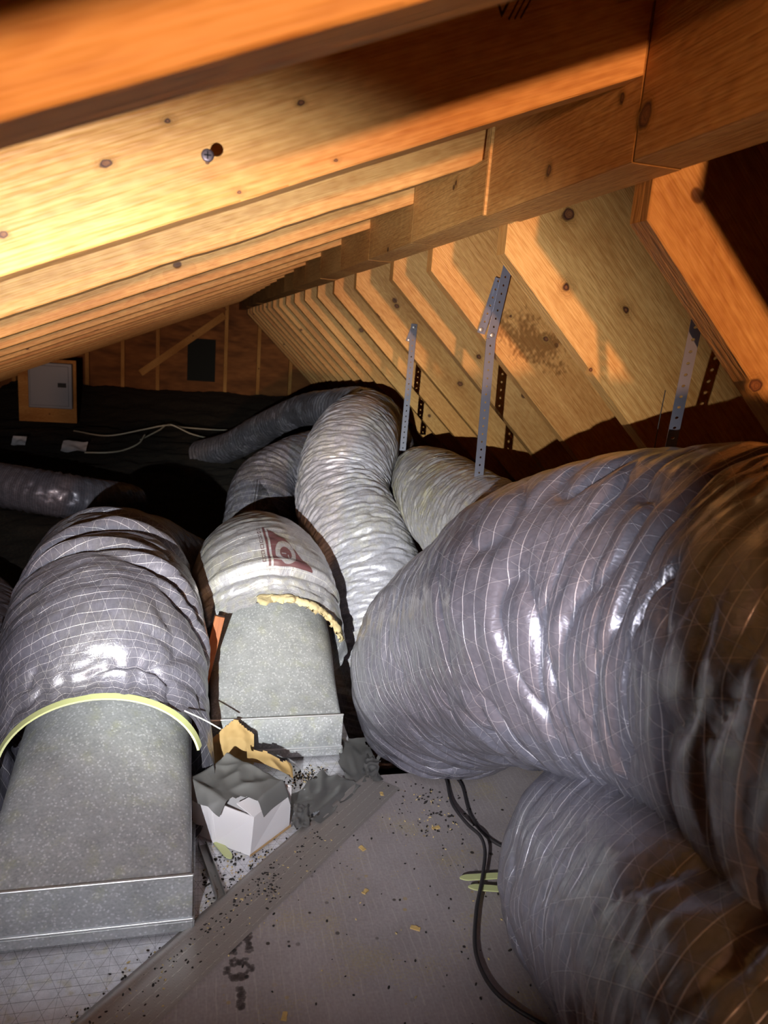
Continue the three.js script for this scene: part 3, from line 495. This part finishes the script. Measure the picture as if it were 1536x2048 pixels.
function boot(label, x0, x1, zf, zb, cx, cy, a, b) {
  const at = V((x0 + x1) / 2, PT, zf), t = thing('duct_boot', label, 'duct fitting', at), h = 0.082, N = 60, M = 128, pos = [], uv = [], ix = [];
  // the ring at t: a rounded rectangle on the base turning into an oval collar
  const ring = (f) => {
    const k = sstep(f, 0.0, 1), out = [], yb = lerp(PT + 0.018, cy - b, k), yt = lerp(PT + h, cy + b, f < 0.02 ? 0 : lerp(f, k, 0.3)), mx = lerp((x0 + x1) / 2, cx, k), my = (yb + yt) / 2, hw = lerp((x1 - x0) / 2, a, k), hh = (yt - yb) / 2, e = lerp(0.05, 1, Math.pow(k, 0.75));
    for (let j = 0; j <= M; j++) { const th = (j / M) * Math.PI * 2 + Math.PI / 4, c = Math.cos(th), s = Math.sin(th), p = lerp(0.12, 1, e); out.push([mx + hw * Math.sign(c) * Math.pow(Math.abs(c), p), Math.max(PT + 0.003, my + hh * Math.sign(s) * Math.pow(Math.abs(s), p)), lerp(zf, zb, f)]); }
    return out;
  };
  let arc = 0;
  for (let i = 0; i <= N; i++) { const r = ring(i / N); arc = 0; for (let j = 0; j <= M; j++) { if (j) arc += Math.hypot(r[j][0] - r[j - 1][0], r[j][1] - r[j - 1][1]); pos.push(...r[j]); uv.push(arc, i / N * (zf - zb)); if (i < N && j < M) { const k = i * (M + 1) + j; ix.push(k, k + M + 1, k + 1, k + 1, k + M + 1, k + M + 2); } } }
  const g = new THREE.BufferGeometry(); g.setAttribute('position', new THREE.Float32BufferAttribute(pos, 3)); g.setAttribute('uv', new THREE.Float32BufferAttribute(uv, 2)); g.setIndex(ix); g.computeVertexNormals();
  part('body', recenter(g, at), new THREE.MeshStandardMaterial().copy(zinc), t).material.side = THREE.DoubleSide;
  const w = x1 - x0, box = (bw, bh, bd, x, y, z, r = 0.0015) => { const q = new RoundedBoxGeometry(bw, bh, bd, 2, r); q.translate(x, y, z); const p = q.attributes.position, u = q.attributes.uv; for (let i = 0; i < p.count; i++) u.setXY(i, p.getX(i), p.getY(i) + p.getZ(i)); return recenter(q, at); };
  part('front_panel', box(w + 0.004, h - 0.016, 0.004, (x0 + x1) / 2, PT + 0.018 + (h - 0.016) / 2, zf + 0.002), zinc, t);
  part('top_hem', box(w + 0.006, 0.004, 0.005, (x0 + x1) / 2, PT + h + 0.001, zf + 0.002, 0.0018), zincEdge, t, 'bright folded edge');
  part('base_hem', box(w + 0.008, 0.004, 0.006, (x0 + x1) / 2, PT + 0.017, zf + 0.004, 0.0018), zincEdge, t, 'bright folded edge');
  part('base_flange', box(w + 0.006, 0.016, 0.008, (x0 + x1) / 2, PT + 0.007, zf + 0.003), zinc, t);
  part('side_flange', box(0.008, 0.016, 0.26, x1 + 0.001, PT + 0.007, zf - 0.125), zinc, t);
  part('side_flange', box(0.008, 0.016, 0.26, x0 - 0.001, PT + 0.007, zf - 0.125), zinc, t);
  return t;
}
boot('closest galvanized boot at the bottom left, banded by a yellow zip tie', -0.262, 0.004, -0.895, -1.26, -0.137, 0.402, 0.137, 0.099);
boot('farther galvanized boot in the middle with torn yellow insulation at its collar', 0.034, 0.284, -1.307, -1.62, 0.166, 0.427, 0.136, 0.104);

// ------------------------------------------------------------------ zip ties
const nylon = new THREE.MeshPhysicalMaterial({ color: new THREE.Color().setRGB(0.52, 0.56, 0.26), roughness: 0.4, clearcoat: 0.2 });
{
  const at = V(-0.137, 0.412, -1.152), t = thing('zip_tie', 'pale yellow green zip tie drawn round the left duct at the closest boot', 'zip tie', at), pos = [], ix = [], n = 90;
  for (let i = 0; i <= n; i++) {
    const th = 0.18 + (Math.PI - 0.36) * i / n, c = Math.cos(th), s = Math.sin(th), y = 0.107 * s, z = 0.03 * (1 - s);
    for (const [o, dz] of [[0.152, 0.0065], [0.156, -0.0065], [0.1525, -0.0065], [0.1485, 0.0065]]) pos.push(o * c, y * (o / 0.157) + 0.002, z + dz);
    if (i < n) for (let k = 0; k < 4; k++) { const a = i * 4 + k, b = i * 4 + (k + 1) % 4; ix.push(a, b, a + 4, b, b + 4, a + 4); }
  }
  const g = new THREE.BufferGeometry(); g.setAttribute('position', new THREE.Float32BufferAttribute(pos, 3)); g.setIndex(ix); part('band', g.toNonIndexed(), nylon, t); t.children[0].geometry.computeVertexNormals();
  const c = new THREE.CatmullRomCurve3([V(0.125, 0.075, 0.0), V(0.155, 0.066, 0.015), V(0.182, 0.056, 0.03)]);
  part('tail', new THREE.TubeGeometry(c, 12, 0.0012, 6), new THREE.MeshStandardMaterial({ color: 0xcfd0c8, roughness: 0.5 }), t, 'thin pale tail end');
}
function strapEnd(label, x, z, len, turn, y = PT) {
  const sh = new THREE.Shape(); sh.moveTo(0, -0.006); sh.lineTo(len - 0.012, -0.006); sh.quadraticCurveTo(len - 0.004, -0.005, len, -0.001); sh.lineTo(len, 0.001); sh.quadraticCurveTo(len - 0.004, 0.005, len - 0.012, 0.006); sh.lineTo(0, 0.006);
  const g = new THREE.ExtrudeGeometry(sh, { depth: 0.0012, bevelEnabled: true, bevelSize: 0.0004, bevelThickness: 0.0004, bevelSegments: 1 }); g.rotateX(-Math.PI / 2);
  const m = mesh('zip_tie', g, nylon); m.position.set(x, y, z); m.rotation.y = turn; return tag(m, label, 'zip tie', 'cut zip tie ends');
}
strapEnd('pale zip tie end with a rounded tip, upper of two beside the black cable', 0.475, -0.912, 0.076, Math.PI - 0.06, PT + 0.014);
strapEnd('pale zip tie end with a pointed tip, lower of two beside the black cable', 0.466, -0.882, 0.062, Math.PI - 0.24, PT + 0.014);
strapEnd('pale cut zip tie end lying under the crushed white carton', 0.043, -1.072, 0.047, -1.12, PT - 0.004);

// ------------------------------------------------------------------ torn insulation at the farther boot
{
  const at = V(0.2, 0.52, -1.575), t = thing('insulation_scrap', 'torn pale yellow fibreglass fringe at the collar of the farther boot', 'insulation', at), parts = [];
  const g = sheet(160, 18, (u, v) => {
    const th = lerp(1.80, 0.18, u), w = lerp(0.012, 0.042, Math.abs(noise.noise(u * 9, 1, 3)) * 2), rad = 1.05 + 0.07 * fbm(u * 9, v * 3, 2, 4) + 0.06 * Math.sin(v * Math.PI);
    return [0.166 + 0.139 * rad * Math.cos(th), 0.427 + 0.107 * rad * Math.sin(th), -1.525 - 0.012 * u + (v - 0.4) * w * 1.3 + 0.008 * fbm(u * 20, v * 6, 7, 3) + 0.02 * (1 - Math.sin(th))];
  }, () => true, 0.006);
  part('fringe', recenter(g, at), new THREE.MeshStandardMaterial({ color: new THREE.Color().setRGB(0.50, 0.41, 0.23), roughness: 1 }), t);
}
{ // offcut of wood between the left duct and the farther boot
  const m = mesh('wood_offcut', boxBoard(-0.007, 0.013, -0.09, 0.09, -0.012, 0.012, 'y'), new THREE.MeshStandardMaterial({ map: woodSets[0].map, color: new THREE.Color().setRGB(0.36, 0.20, 0.14), roughness: 0.7 }));
  m.position.set(0.028, 0.445, -1.44); m.rotation.set(-0.25, 0, -0.22); tag(m, 'reddish wood offcut standing between the left duct and the farther boot', 'wood scrap');
}

// ------------------------------------------------------------------ litter on the plenum
{ // crushed white carton with grey tape over it
  const at = V(0.085, PT - 0.006, -1.10), t = thing('carton', 'small crushed white carton with grey tape over its top', 'carton', at);
  const card = new THREE.MeshStandardMaterial({ color: new THREE.Color().setRGB(0.74, 0.72, 0.74), roughness: 0.75, side: THREE.DoubleSide }), raw = new THREE.MeshStandardMaterial({ color: new THREE.Color().setRGB(0.42, 0.27, 0.13), roughness: 0.9 });
  const quad = (p, thick = 0.0016) => { const [a, b, c, d] = p.map((q) => V(...q)); const n = V().crossVectors(b.clone().sub(a), d.clone().sub(a)).normalize().multiplyScalar(-thick), v = [a, b, c, d, ...[a, b, c, d].map((q) => q.clone().add(n))], ix = [0, 1, 2, 0, 2, 3, 4, 6, 5, 4, 7, 6]; for (let i = 0; i < 4; i++) { const j = (i + 1) % 4; ix.push(i, i + 4, j, j, i + 4, j + 4); } const g = new THREE.BufferGeometry(); g.setAttribute('position', new THREE.Float32BufferAttribute(v.flatMap((q) => [q.x, q.y, q.z]), 3)); g.setIndex(ix); const h = g.toNonIndexed(); h.computeVertexNormals(); h.setAttribute('uv', new THREE.Float32BufferAttribute(new Float32Array(h.attributes.position.count * 2), 2)); return recenter(h, at); };
  const y0 = PT - 0.005, F = [0.093, y0, -1.033], Rr = [0.162, y0, -1.099], Lf = [0.005, y0, -1.103], Bk = [0.076, y0, -1.172], Fm = [0.038, y0, -1.073];
  const up = (p, h, dx = 0, dz = 0) => [p[0] + dx, p[1] + h, p[2] + dz];
  part('panel', quad([Fm, F, up(F, 0.066, 0.004, -0.004), up(Fm, 0.076, -0.012, -0.004)]), card, t);
  part('panel', quad([F, Rr, up(Rr, 0.068, 0.002, -0.012), up(F, 0.066, 0.004, -0.004)]), card, t);
  part('panel', quad([Lf, [0.0385, y0, -1.0735], up(Fm, 0.076, -0.013, -0.005), up(Lf, 0.062, -0.002, -0.002)]), card, t);
  part('panel', quad([Rr, Bk, up(Bk, 0.07), up(Rr, 0.068, 0.002, -0.012)]), card, t);
  part('panel', quad([Bk, Lf, up(Lf, 0.062), up(Bk, 0.07)]), card, t);
  part('flap', quad([up(F, 0.067, 0.003, -0.004), up(F, 0.067, 0.030, -0.030), up(F, 0.077, 0.004, -0.046), up(F, 0.078, -0.022, -0.026)]), card, t, 'white top flap');
  part('flap', quad([up(F, 0.064, 0.003, -0.004), up(Rr, 0.066, 0.001, -0.011), up(Bk, 0.067), up(Lf, 0.06)]), card, t, 'white lid under the tape');
  part('flap', quad([up(Fm, 0.001, -0.002, 0.001), up(Fm, 0.0, 0.003, 0.003), up(Fm, 0.08, -0.007, 0.0), up(Fm, 0.079, -0.014, -0.005)]), card, t, 'white fold along the front edge');
  part('raw_edge', quad([[F[0] + 0.0005, y0, F[2] + 0.002], [Rr[0] + 0.003, y0, Rr[2] + 0.002], [Rr[0] + 0.003, y0 + 0.004, Rr[2] + 0.002], [F[0] + 0.0005, y0 + 0.003, F[2] + 0.002]]), raw, t, 'brown cut board edge');
  const O = V(0.085, 0, -1.035), ax = V(0.066, 0, -0.066), bx = V(-0.088, 0, -0.072);
  part('tape', recenter(sheet(44, 44, (u, v) => {
    const a = lerp(-0.16, 1.1, u), b = lerp(-0.10, 1.12, v), q = O.clone().addScaledVector(ax, a).addScaledVector(bx, b);
    let y = PT + 0.074 + 0.012 * Math.max(0, pleat(u * 1.7, v * 1.9, 3)) - 0.008 * Math.abs(noise.noise(u * 3.4, v * 3.4, 6)) + 0.012 * b;
    const over = Math.max(0, -a - 0.0) ; y -= over * 0.15 * (1.0); if (b < 0) y -= -b * 0.28;
    y -= 0.03 * sstep(Math.max(a - 0.95, b - 1.0), 0, 0.15);
    return [q.x, y, q.z];
  }, (u, v) => !(u < 0.36 && v < 0.36 && u + v < 0.62 + 0.12 * noise.noise(u * 9, v * 9, 1)) && !(v > 0.9 && u > 0.75)), at), greyTape, t, 'wrinkled grey duct tape');
}
{ // brown paper
  const at = V(0.07, PT, -1.27), mat = new THREE.MeshStandardMaterial({ color: new THREE.Color().setRGB(0.36, 0.24, 0.095), roughness: 0.8, side: THREE.DoubleSide });
  const t = thing('kraft_paper', 'crumpled brown kraft paper leaning on the farther boot behind the carton', 'paper', at);
  part('sheet', recenter(sheet(40, 40, (u, v) => { const f = 0.010 * pleat(u * 1.6, v * 1.5, 5) + 0.002 * noise.noise(u * 7, v * 7, 2); return [0.016 + 0.095 * u + 0.02 * v * (1 - u), PT + 0.008 + 0.088 * v + f, -1.215 - 0.065 * v + 0.03 * u * v + f * 0.8 - 0.02 * u]; }, (u, v) => v < 0.62 + 0.75 * u - 1.25 * Math.max(0, u - 0.55) * 1.1), at), mat, t);
  part('torn_strip', recenter(sheet(40, 10, (u, v) => { const f = 0.004 * pleat(u * 2.5, v * 1.0, 9); return [0.095 + 0.078 * u, PT + 0.066 + f - 0.022 * u * u + 0.014 * v, -1.19 + 0.03 * u - 0.026 * v + f]; }, (u, v) => v < 0.8 + 0.3 * noise.noise(u * 6, 0, 2)), at), mat, t);
}
{ // bit of metal channel
  const sh = new THREE.Shape(); for (const [i, p] of [[-0.007, 0], [0.007, 0], [0.007, 0.009], [0.0058, 0.009], [0.0058, 0.0012], [-0.0058, 0.0012], [-0.0058, 0.009], [-0.007, 0.009]].entries()) sh[i ? 'lineTo' : 'moveTo'](...p);
  const g = new THREE.ExtrudeGeometry(sh, { depth: 0.126, bevelEnabled: false }); g.translate(0, 0, -0.126);
  const m = mesh('metal_channel', g, new THREE.MeshStandardMaterial({ color: new THREE.Color().setRGB(0.30, 0.29, 0.28), roughness: 0.4, metalness: 0.7 })); m.position.set(0.046, PT - 0.005, -0.945); m.rotation.y = 0.21; tag(m, 'short narrow metal channel lying between the closest boot and the carton', 'metal scrap');
}
// ------------------------------------------------------------------ black cable
{
  const black = new THREE.MeshStandardMaterial({ color: new THREE.Color().setRGB(0.025, 0.022, 0.024), roughness: 0.5 });
  const t = thing('cable', 'thin black cable looping over the plenum from under the largest duct', 'cable', V(0.45, PT, -1.0));
  const run = (pts, r) => { const c = new THREE.CatmullRomCurve3(pts.map(([x, y, z]) => V(x - 0.45, y, z + 1.0))); return new THREE.TubeGeometry(c, 120, r, 8); };
  part('strand', run([[0.467, 0.004, -1.20], [0.464, 0.006, -1.176], [0.449, 0.012, -1.101], [0.452, 0.02, -1.032], [0.459, 0.026, -0.992], [0.453, 0.028, -0.956], [0.430, 0.024, -0.904], [0.396, 0.020, -0.839], [0.372, 0.016, -0.772], [0.374, 0.014, -0.724], [0.392, 0.012, -0.692], [0.44, 0.006, -0.65]], 0.0028), black, t);
  part('strand', run([[0.488, 0.004, -1.19], [0.490, 0.004, -1.166], [0.475, 0.004, -1.071], [0.483, 0.004, -1.017], [0.505, 0.004, -0.985], [0.54, 0.004, -0.965]], 0.0028), black, t);
}
// ------------------------------------------------------------------ hanger straps and their nails
const strapMat = new THREE.MeshStandardMaterial({ color: new THREE.Color().setRGB(0.42, 0.44, 0.53), roughness: 0.42, metalness: 0.7 });
const nailMat = new THREE.MeshStandardMaterial({ color: new THREE.Color().setRGB(0.55, 0.54, 0.52), roughness: 0.4, metalness: 0.8 });
// a flat strap with real round holes along a line of points; width runs along the given vector
function perforated(points, width, across, gap, hole = 0.0024, thick = 0.0011) {
  const out = [], pts = points.map((p) => V(...p));
  for (let i = 0; i + 1 < pts.length; i++) {
    const a = pts[i], b = pts[i + 1], dir = b.clone().sub(a), len = dir.length(); dir.normalize();
    const w = V(...across).addScaledVector(dir, -V(...across).dot(dir)).normalize(), n = V().crossVectors(w, dir), sh = new THREE.Shape();
    sh.moveTo(-width / 2, 0); sh.lineTo(width / 2, 0); sh.lineTo(width / 2, len); sh.lineTo(-width / 2, len);
    for (let y = gap * 0.5, k = 0; y < len - 0.004; y += gap, k++) { const h = new THREE.Path(); h.absarc(0, y, hole, 0, Math.PI * 2, true); sh.holes.push(h); }
    const g = new THREE.ExtrudeGeometry(sh, { depth: thick, bevelEnabled: false, curveSegments: 6 });
    g.applyMatrix4(new THREE.Matrix4().makeBasis(w, dir, n).setPosition(a)); out.push(g);
  }
  return mergeGeometries(out);
}
function nailHead(r) { const g = new THREE.LatheGeometry([[0, 0.0022], [r * 0.8, 0.002], [r, 0.001], [r, 0], [0.0016, 0], [0.0016, -0.02], [0, -0.024]].map(([x, y]) => new THREE.Vector2(x, y)), 14); g.rotateX(Math.PI / 2); return g; }
function strap(label, at, points, width, across, gap, tail, nails) {
  const t = thing('hanger_strap', label, 'metal strap', V(...at), 'perforated hanger straps');
  part('band', recenter(perforated(points, width, across, gap), t.position), strapMat, t);
  if (tail) part('tail', recenter(perforated(tail, width * 0.85, across, gap), t.position), strapMat, t, 'bent over strap end');
  for (const p of nails) { const m = part('nail', nailHead(0.0052), nailMat, t); m.position.set(p[0] - at[0], p[1] - at[1], p[2] - at[2]); }
}
strap('long perforated metal strap hanging in the middle of the right slope', [0.612, 1.126, -1.570], [[0.617, 0.745, -1.566], [0.6135, 1.118, -1.575], [0.633, 1.290, -1.565]], 0.0225, [1, 0.05, -0.12], 0.0175, [[0.592, 1.128, -1.583], [0.617, 1.245, -1.574]], [[0.6135, 1.126, -1.570], [0.591, 1.136, -1.580]]);
strap('shorter far perforated metal strap holding the duct end by the brightly lit duct', [0.664, 1.15, -2.38], [[0.660, 0.745, -2.385], [0.6665, 1.155, -2.395]], 0.021, [1, 0.02, -0.1], 0.0175, [[0.652, 1.098, -2.40], [0.668, 1.150, -2.397]], [[0.654, 1.103, -2.397], [0.6665, 1.144, -2.392]]);
strap('perforated metal strap at the right, dropping behind the largest duct', [0.585, 1.1, -0.835], [[0.652, 0.975, -0.935], [0.592, 1.153, -0.837], [0.588, 1.20, -0.832]], 0.015, [0.85, 0.1, 0.3], 0.0175, null, []);
{ const c = new THREE.CatmullRomCurve3([V(0, 0, 0), V(-0.001, -0.05, -0.002), V(-0.004, -0.1, 0.002)]); const m = mesh('wire', new THREE.TubeGeometry(c, 16, 0.0008, 5), new THREE.MeshStandardMaterial({ color: 0x3a3028, roughness: 0.6 })); m.position.set(0.64, 1.06, -0.95); tag(m, 'fine dark wire hanging below the strap at the right', 'wire'); }
{ // screw in the second rafter, standing proud
  const t = thing('screw', 'dark screw driven part way into the broad rough rafter', 'screw', V(0.003, 1.2385, -0.70), null), m = new THREE.MeshStandardMaterial({ color: new THREE.Color().setRGB(0.17, 0.13, 0.14), roughness: 0.45, metalness: 0.6 });
  const head = new THREE.LatheGeometry([[0, 0.002], [0.0036, 0.0022], [0.0052, 0.0012], [0.0053, 0], [0.0022, -0.004], [0, -0.004]].map(([x, y]) => new THREE.Vector2(x, y)), 20); head.rotateX(Math.PI / 2); part('head', head, m, t);
  const slot = new THREE.BoxGeometry(0.006, 0.001, 0.0012), cross = mergeGeometries([slot, slot.clone().rotateZ(Math.PI / 2)]); cross.translate(0, 0, 0.0021); part('recess', cross, new THREE.MeshStandardMaterial({ color: 0x0a0808, roughness: 0.8 }), t);
  const sh = new THREE.CylinderGeometry(0.0019, 0.0019, 0.05, 10); sh.rotateX(Math.PI / 2); sh.translate(0, 0, -0.026); part('shank', sh, m, t);
}
// ------------------------------------------------------------------ far end: panel, cables, scraps
{
  const at = V(-1.18, 0.23, -6.5), t = thing('electrical_panel', 'grey electrical panel on a plywood board hung below the left rafters far away', 'electrical panel', at);
  const grey = new THREE.MeshStandardMaterial({ color: new THREE.Color().setRGB(0.27, 0.28, 0.31), roughness: 0.5, metalness: 0.2 });
  part('backboard', recenter(boxBoard(-1.40, -0.965, 0.235, 0.74, -6.58, -6.56, 'x'), at), new THREE.MeshStandardMaterial({ map: woodSets[0].map, roughness: 0.8, color: new THREE.Color().setRGB(0.8, 0.7, 0.6) }), t);
  const rb = (w, h, d, x, y, z, r) => recenter(new RoundedBoxGeometry(w, h, d, 2, r).translate(x, y, z), at);
  part('box', rb(0.325, 0.36, 0.07, -1.15, 0.535, -6.525, 0.006), grey, t);
  part('door', rb(0.285, 0.315, 0.012, -1.155, 0.535, -6.485, 0.004), grey, t);
  part('latch', rb(0.062, 0.034, 0.008, -1.06, 0.545, -6.476, 0.002), new THREE.MeshStandardMaterial({ color: 0x060606, roughness: 0.6 }), t, 'black latch recess');
}
{
  const wm = new THREE.MeshStandardMaterial({ color: new THREE.Color().setRGB(0.5, 0.46, 0.36), roughness: 0.6 });
  const run = (label, pts) => { const o = V(...pts[0]), c = new THREE.CatmullRomCurve3(pts.map((p) => V(...p).sub(o))); const m = mesh('cable', new THREE.TubeGeometry(c, 60, 0.006, 6), wm); m.position.copy(o); tag(m, label, 'cable', 'pale cables on the attic floor'); };
  run('pale cable on the attic floor arching below the panel toward the far duct', [[-0.95, 0.21, -6.3], [-0.66, 0.22, -6.05], [-0.42, 0.27, -6.1], [-0.25, 0.30, -6.2], [-0.1, 0.25, -6.5], [0.12, 0.23, -6.6], [0.3, 0.22, -6.7]]);
  run('pale cable on the attic floor crossing from the arching one to the far duct', [[-0.42, 0.22, -5.9], [-0.30, 0.27, -6.1], [-0.22, 0.30, -6.25], [-0.05, 0.24, -6.2], [0.2, 0.22, -6.0]]);
  run('pale cable on the attic floor curving past the white paper scrap', [[-0.74, 0.2, -5.35], [-0.6, 0.21, -5.32], [-0.5, 0.21, -5.45], [-0.41, 0.24, -5.6], [-0.38, 0.28, -5.75]]);
  const paper = new THREE.MeshStandardMaterial({ color: new THREE.Color().setRGB(0.68, 0.68, 0.70), roughness: 0.8, side: THREE.DoubleSide });
  const scrap = (label, x, y, z, w, l, s) => { const m = mesh('paper_scrap', sheet(12, 8, (u, v) => [(u - 0.5) * w, 0.02 * noise.noise(u * 2, v * 2, s) + 0.05 * v, (0.5 - v) * l]), paper); m.position.set(x, y, z); tag(m, label, 'paper', 'white scraps on the attic floor'); };
  scrap('white scrap on the attic floor, biggest one, right of and below the panel', -0.82, 0.2, -5.45, 0.16, 0.12, 1); scrap('small white scrap on the attic floor at the far left', -1.2, 0.2, -5.6, 0.09, 0.07, 3); scrap('white scrap at the left edge just before the dark duct', -0.82, 0.21, -4.0, 0.17, 0.1, 5);
}
// ------------------------------------------------------------------ droppings and crumbs on the plenum
{
  const dark = new THREE.MeshStandardMaterial({ color: new THREE.Color().setRGB(0.018, 0.014, 0.012), roughness: 0.8 }), tan = new THREE.MeshStandardMaterial({ color: new THREE.Color().setRGB(0.55, 0.42, 0.20), roughness: 0.9 });
  const seam = (x) => -0.05 - 1.045 * (x + 0.8), gauss = () => (rnd() + rnd() + rnd() - 1.5) * 1.15;
  const scatter = (name, geo, mat, n, size, label, place) => {
    const im = new THREE.InstancedMesh(geo, mat, n), M = new THREE.Matrix4(), Q = new THREE.Quaternion(), E = new THREE.Euler();
    for (let i = 0; i < n; i++) { const [x, z] = place(), top = z < seam(x) ? PT - 0.006 : PT, k = size * rr(0.5, 1.3); E.set(rr(-0.3, 0.3), rnd() * 6.3, rr(-0.3, 0.3)); M.compose(V(x, top + k * 0.9, z), Q.setFromEuler(E), V(k * rr(1, 2.2), k * rr(0.7, 1), k)); im.setMatrixAt(i, M); }
    im.name = name; im.castShadow = im.receiveShadow = true; scene.add(im); tag(im, label, 'debris', null, 'stuff');
  };
  const along = (w) => { const x = rr(-0.12, 0.19), o = Math.abs(gauss()) * w * (rnd() < 0.3 ? -0.5 : 1); return [x + o * 0.7, seam(x) + o * 0.7]; };
  const pick = () => { const r = rnd(); if (r < 0.42) return along(0.05); if (r < 0.60) return [rr(0.02, 0.13), rr(-1.05, -0.93)]; if (r < 0.76) return [0.21 + gauss() * 0.03, -1.235 + gauss() * 0.03]; if (r < 0.86) return [0.41 + gauss() * 0.06, -1.1 + gauss() * 0.08]; return [rr(0.0, 0.5), rr(-1.18, -0.65)]; };
  const bad = ([x, z]) => (x < 0.012 && z < -0.88) || (x > 0.03 && x < 0.29 && z < -1.295);
  const safe = () => { let p; do p = pick(); while (bad(p)); return p; };
  scatter('mouse_droppings', new THREE.IcosahedronGeometry(1, 1), dark, 900, 0.00125, 'black mouse droppings scattered over the plenum along the seam', safe);
  scatter('dust_crumbs', new THREE.IcosahedronGeometry(1, 0), tan, 420, 0.0011, 'tan crumbs and chips scattered over the plenum', safe);
}
// larger wood chips that can be told apart
{
  const mat = new THREE.MeshStandardMaterial({ color: new THREE.Color().setRGB(0.58, 0.40, 0.15), roughness: 0.9 });
  const words = ['near the bottom of the plenum', 'beside the dotted print', 'right of the dotted print', 'in the middle of the plenum', 'below the seam tape', 'beside the loop of black cable', 'close under the largest duct'];
  [[0.145, -0.70], [0.115, -0.735], [0.31, -0.845], [0.255, -0.925], [0.27, -1.02], [0.405, -1.055], [0.335, -1.16]].forEach(([x, z], i) => {
    const g = new THREE.BoxGeometry(0.010 + (i % 3) * 0.002, 0.002, 0.006, 4, 1, 2), p = g.attributes.position; for (let k = 0; k < p.count; k++) p.setXYZ(k, p.getX(k) + 0.002 * noise.noise(p.getX(k) * 300, i, 1), p.getY(k) + 0.0015 * noise.noise(p.getX(k) * 200, p.getZ(k) * 200, i), p.getZ(k) + 0.002 * noise.noise(i, p.getZ(k) * 300, p.getX(k) * 300)); g.computeVertexNormals();
    const m = mesh('wood_chip', g, mat); m.position.set(x, PT + 0.001, z); m.rotation.y = i * 1.3; tag(m, 'tan wood chip lying ' + words[i], 'wood chip', 'wood chips on the plenum');
  });
}
// ------------------------------------------------------------------ the two lamps (beside and below the camera)
{
  const t = thing('flashlight', 'black hand torch with three white diodes, pointing at the ducts', 'flashlight', TORCH), body = new THREE.MeshStandardMaterial({ color: 0x141416, roughness: 0.5, metalness: 0.6 });
  const g = new THREE.LatheGeometry([[0, -0.16], [0.014, -0.16], [0.015, -0.15], [0.015, -0.06], [0.022, -0.035], [0.025, -0.004], [0.025, 0.001], [0.022, 0.001], [0.022, -0.004], [0, -0.005]].map(([x, y]) => new THREE.Vector2(x, y)), 36);
  part('barrel', g, body, t);
  const led = new THREE.MeshStandardMaterial({ color: 0xffffff, emissive: 0xf2fff4, emissiveIntensity: 3 });
  for (let k = 0; k < 3; k++) { const a = Math.PI / 2 + k * 2.0944, d = new THREE.CylinderGeometry(0.004, 0.004, 0.003, 16); d.translate(0.0125 * Math.cos(a), -0.002, -0.0125 * Math.sin(a)); part('diode', d, led, t); }
  t.quaternion.setFromRotationMatrix(new THREE.Matrix4().makeBasis(torchSide, torchDir, torchUp.clone().negate()));
}
{
  const t = thing('reflector_lamp', 'warm lamp with an aluminium reflector hanging on a cord behind the camera', 'lamp', LAMP);
  part('reflector', new THREE.LatheGeometry([[0.020, -0.062], [0.030, -0.055], [0.060, -0.022], [0.072, -0.006], [0.073, -0.005], [0.061, -0.024], [0.031, -0.058], [0.020, -0.064]].map(([x, y]) => new THREE.Vector2(x, y)), 40), new THREE.MeshStandardMaterial({ color: 0xb8b8b8, roughness: 0.3, metalness: 0.9, side: THREE.DoubleSide }), t);
  part('bulb', new THREE.LatheGeometry([[0.001, -0.004], [0.014, -0.007], [0.024, -0.018], [0.027, -0.03], [0.022, -0.046], [0.014, -0.058], [0.013, -0.064]].map(([x, y]) => new THREE.Vector2(x, y)), 28), new THREE.MeshStandardMaterial({ color: 0xffe0b0, emissive: 0xffa040, emissiveIntensity: 3 }), t);
  part('holder', new THREE.LatheGeometry([[0.001, -0.062], [0.022, -0.062], [0.022, -0.11], [0.010, -0.125], [0.001, -0.126]].map(([x, y]) => new THREE.Vector2(x, y)), 24), new THREE.MeshStandardMaterial({ color: 0x1c1c1c, roughness: 0.5 }), t);
  t.quaternion.setFromUnitVectors(new THREE.Vector3(0, 1, 0), LAMP_DIR);
  const inv = t.quaternion.clone().invert(), c = new THREE.CatmullRomCurve3([V(0.002, -0.025, 0.12), V(0.002, -0.02, 0.16), V(0, 0.08, 0.17), V(0, 0.33, 0.17)].map((p) => p.applyQuaternion(inv)));
  part('cord', new THREE.TubeGeometry(c, 24, 0.003, 8), new THREE.MeshStandardMaterial({ color: 0x151515, roughness: 0.7 }), t);
}
renderer.render(scene, camera);
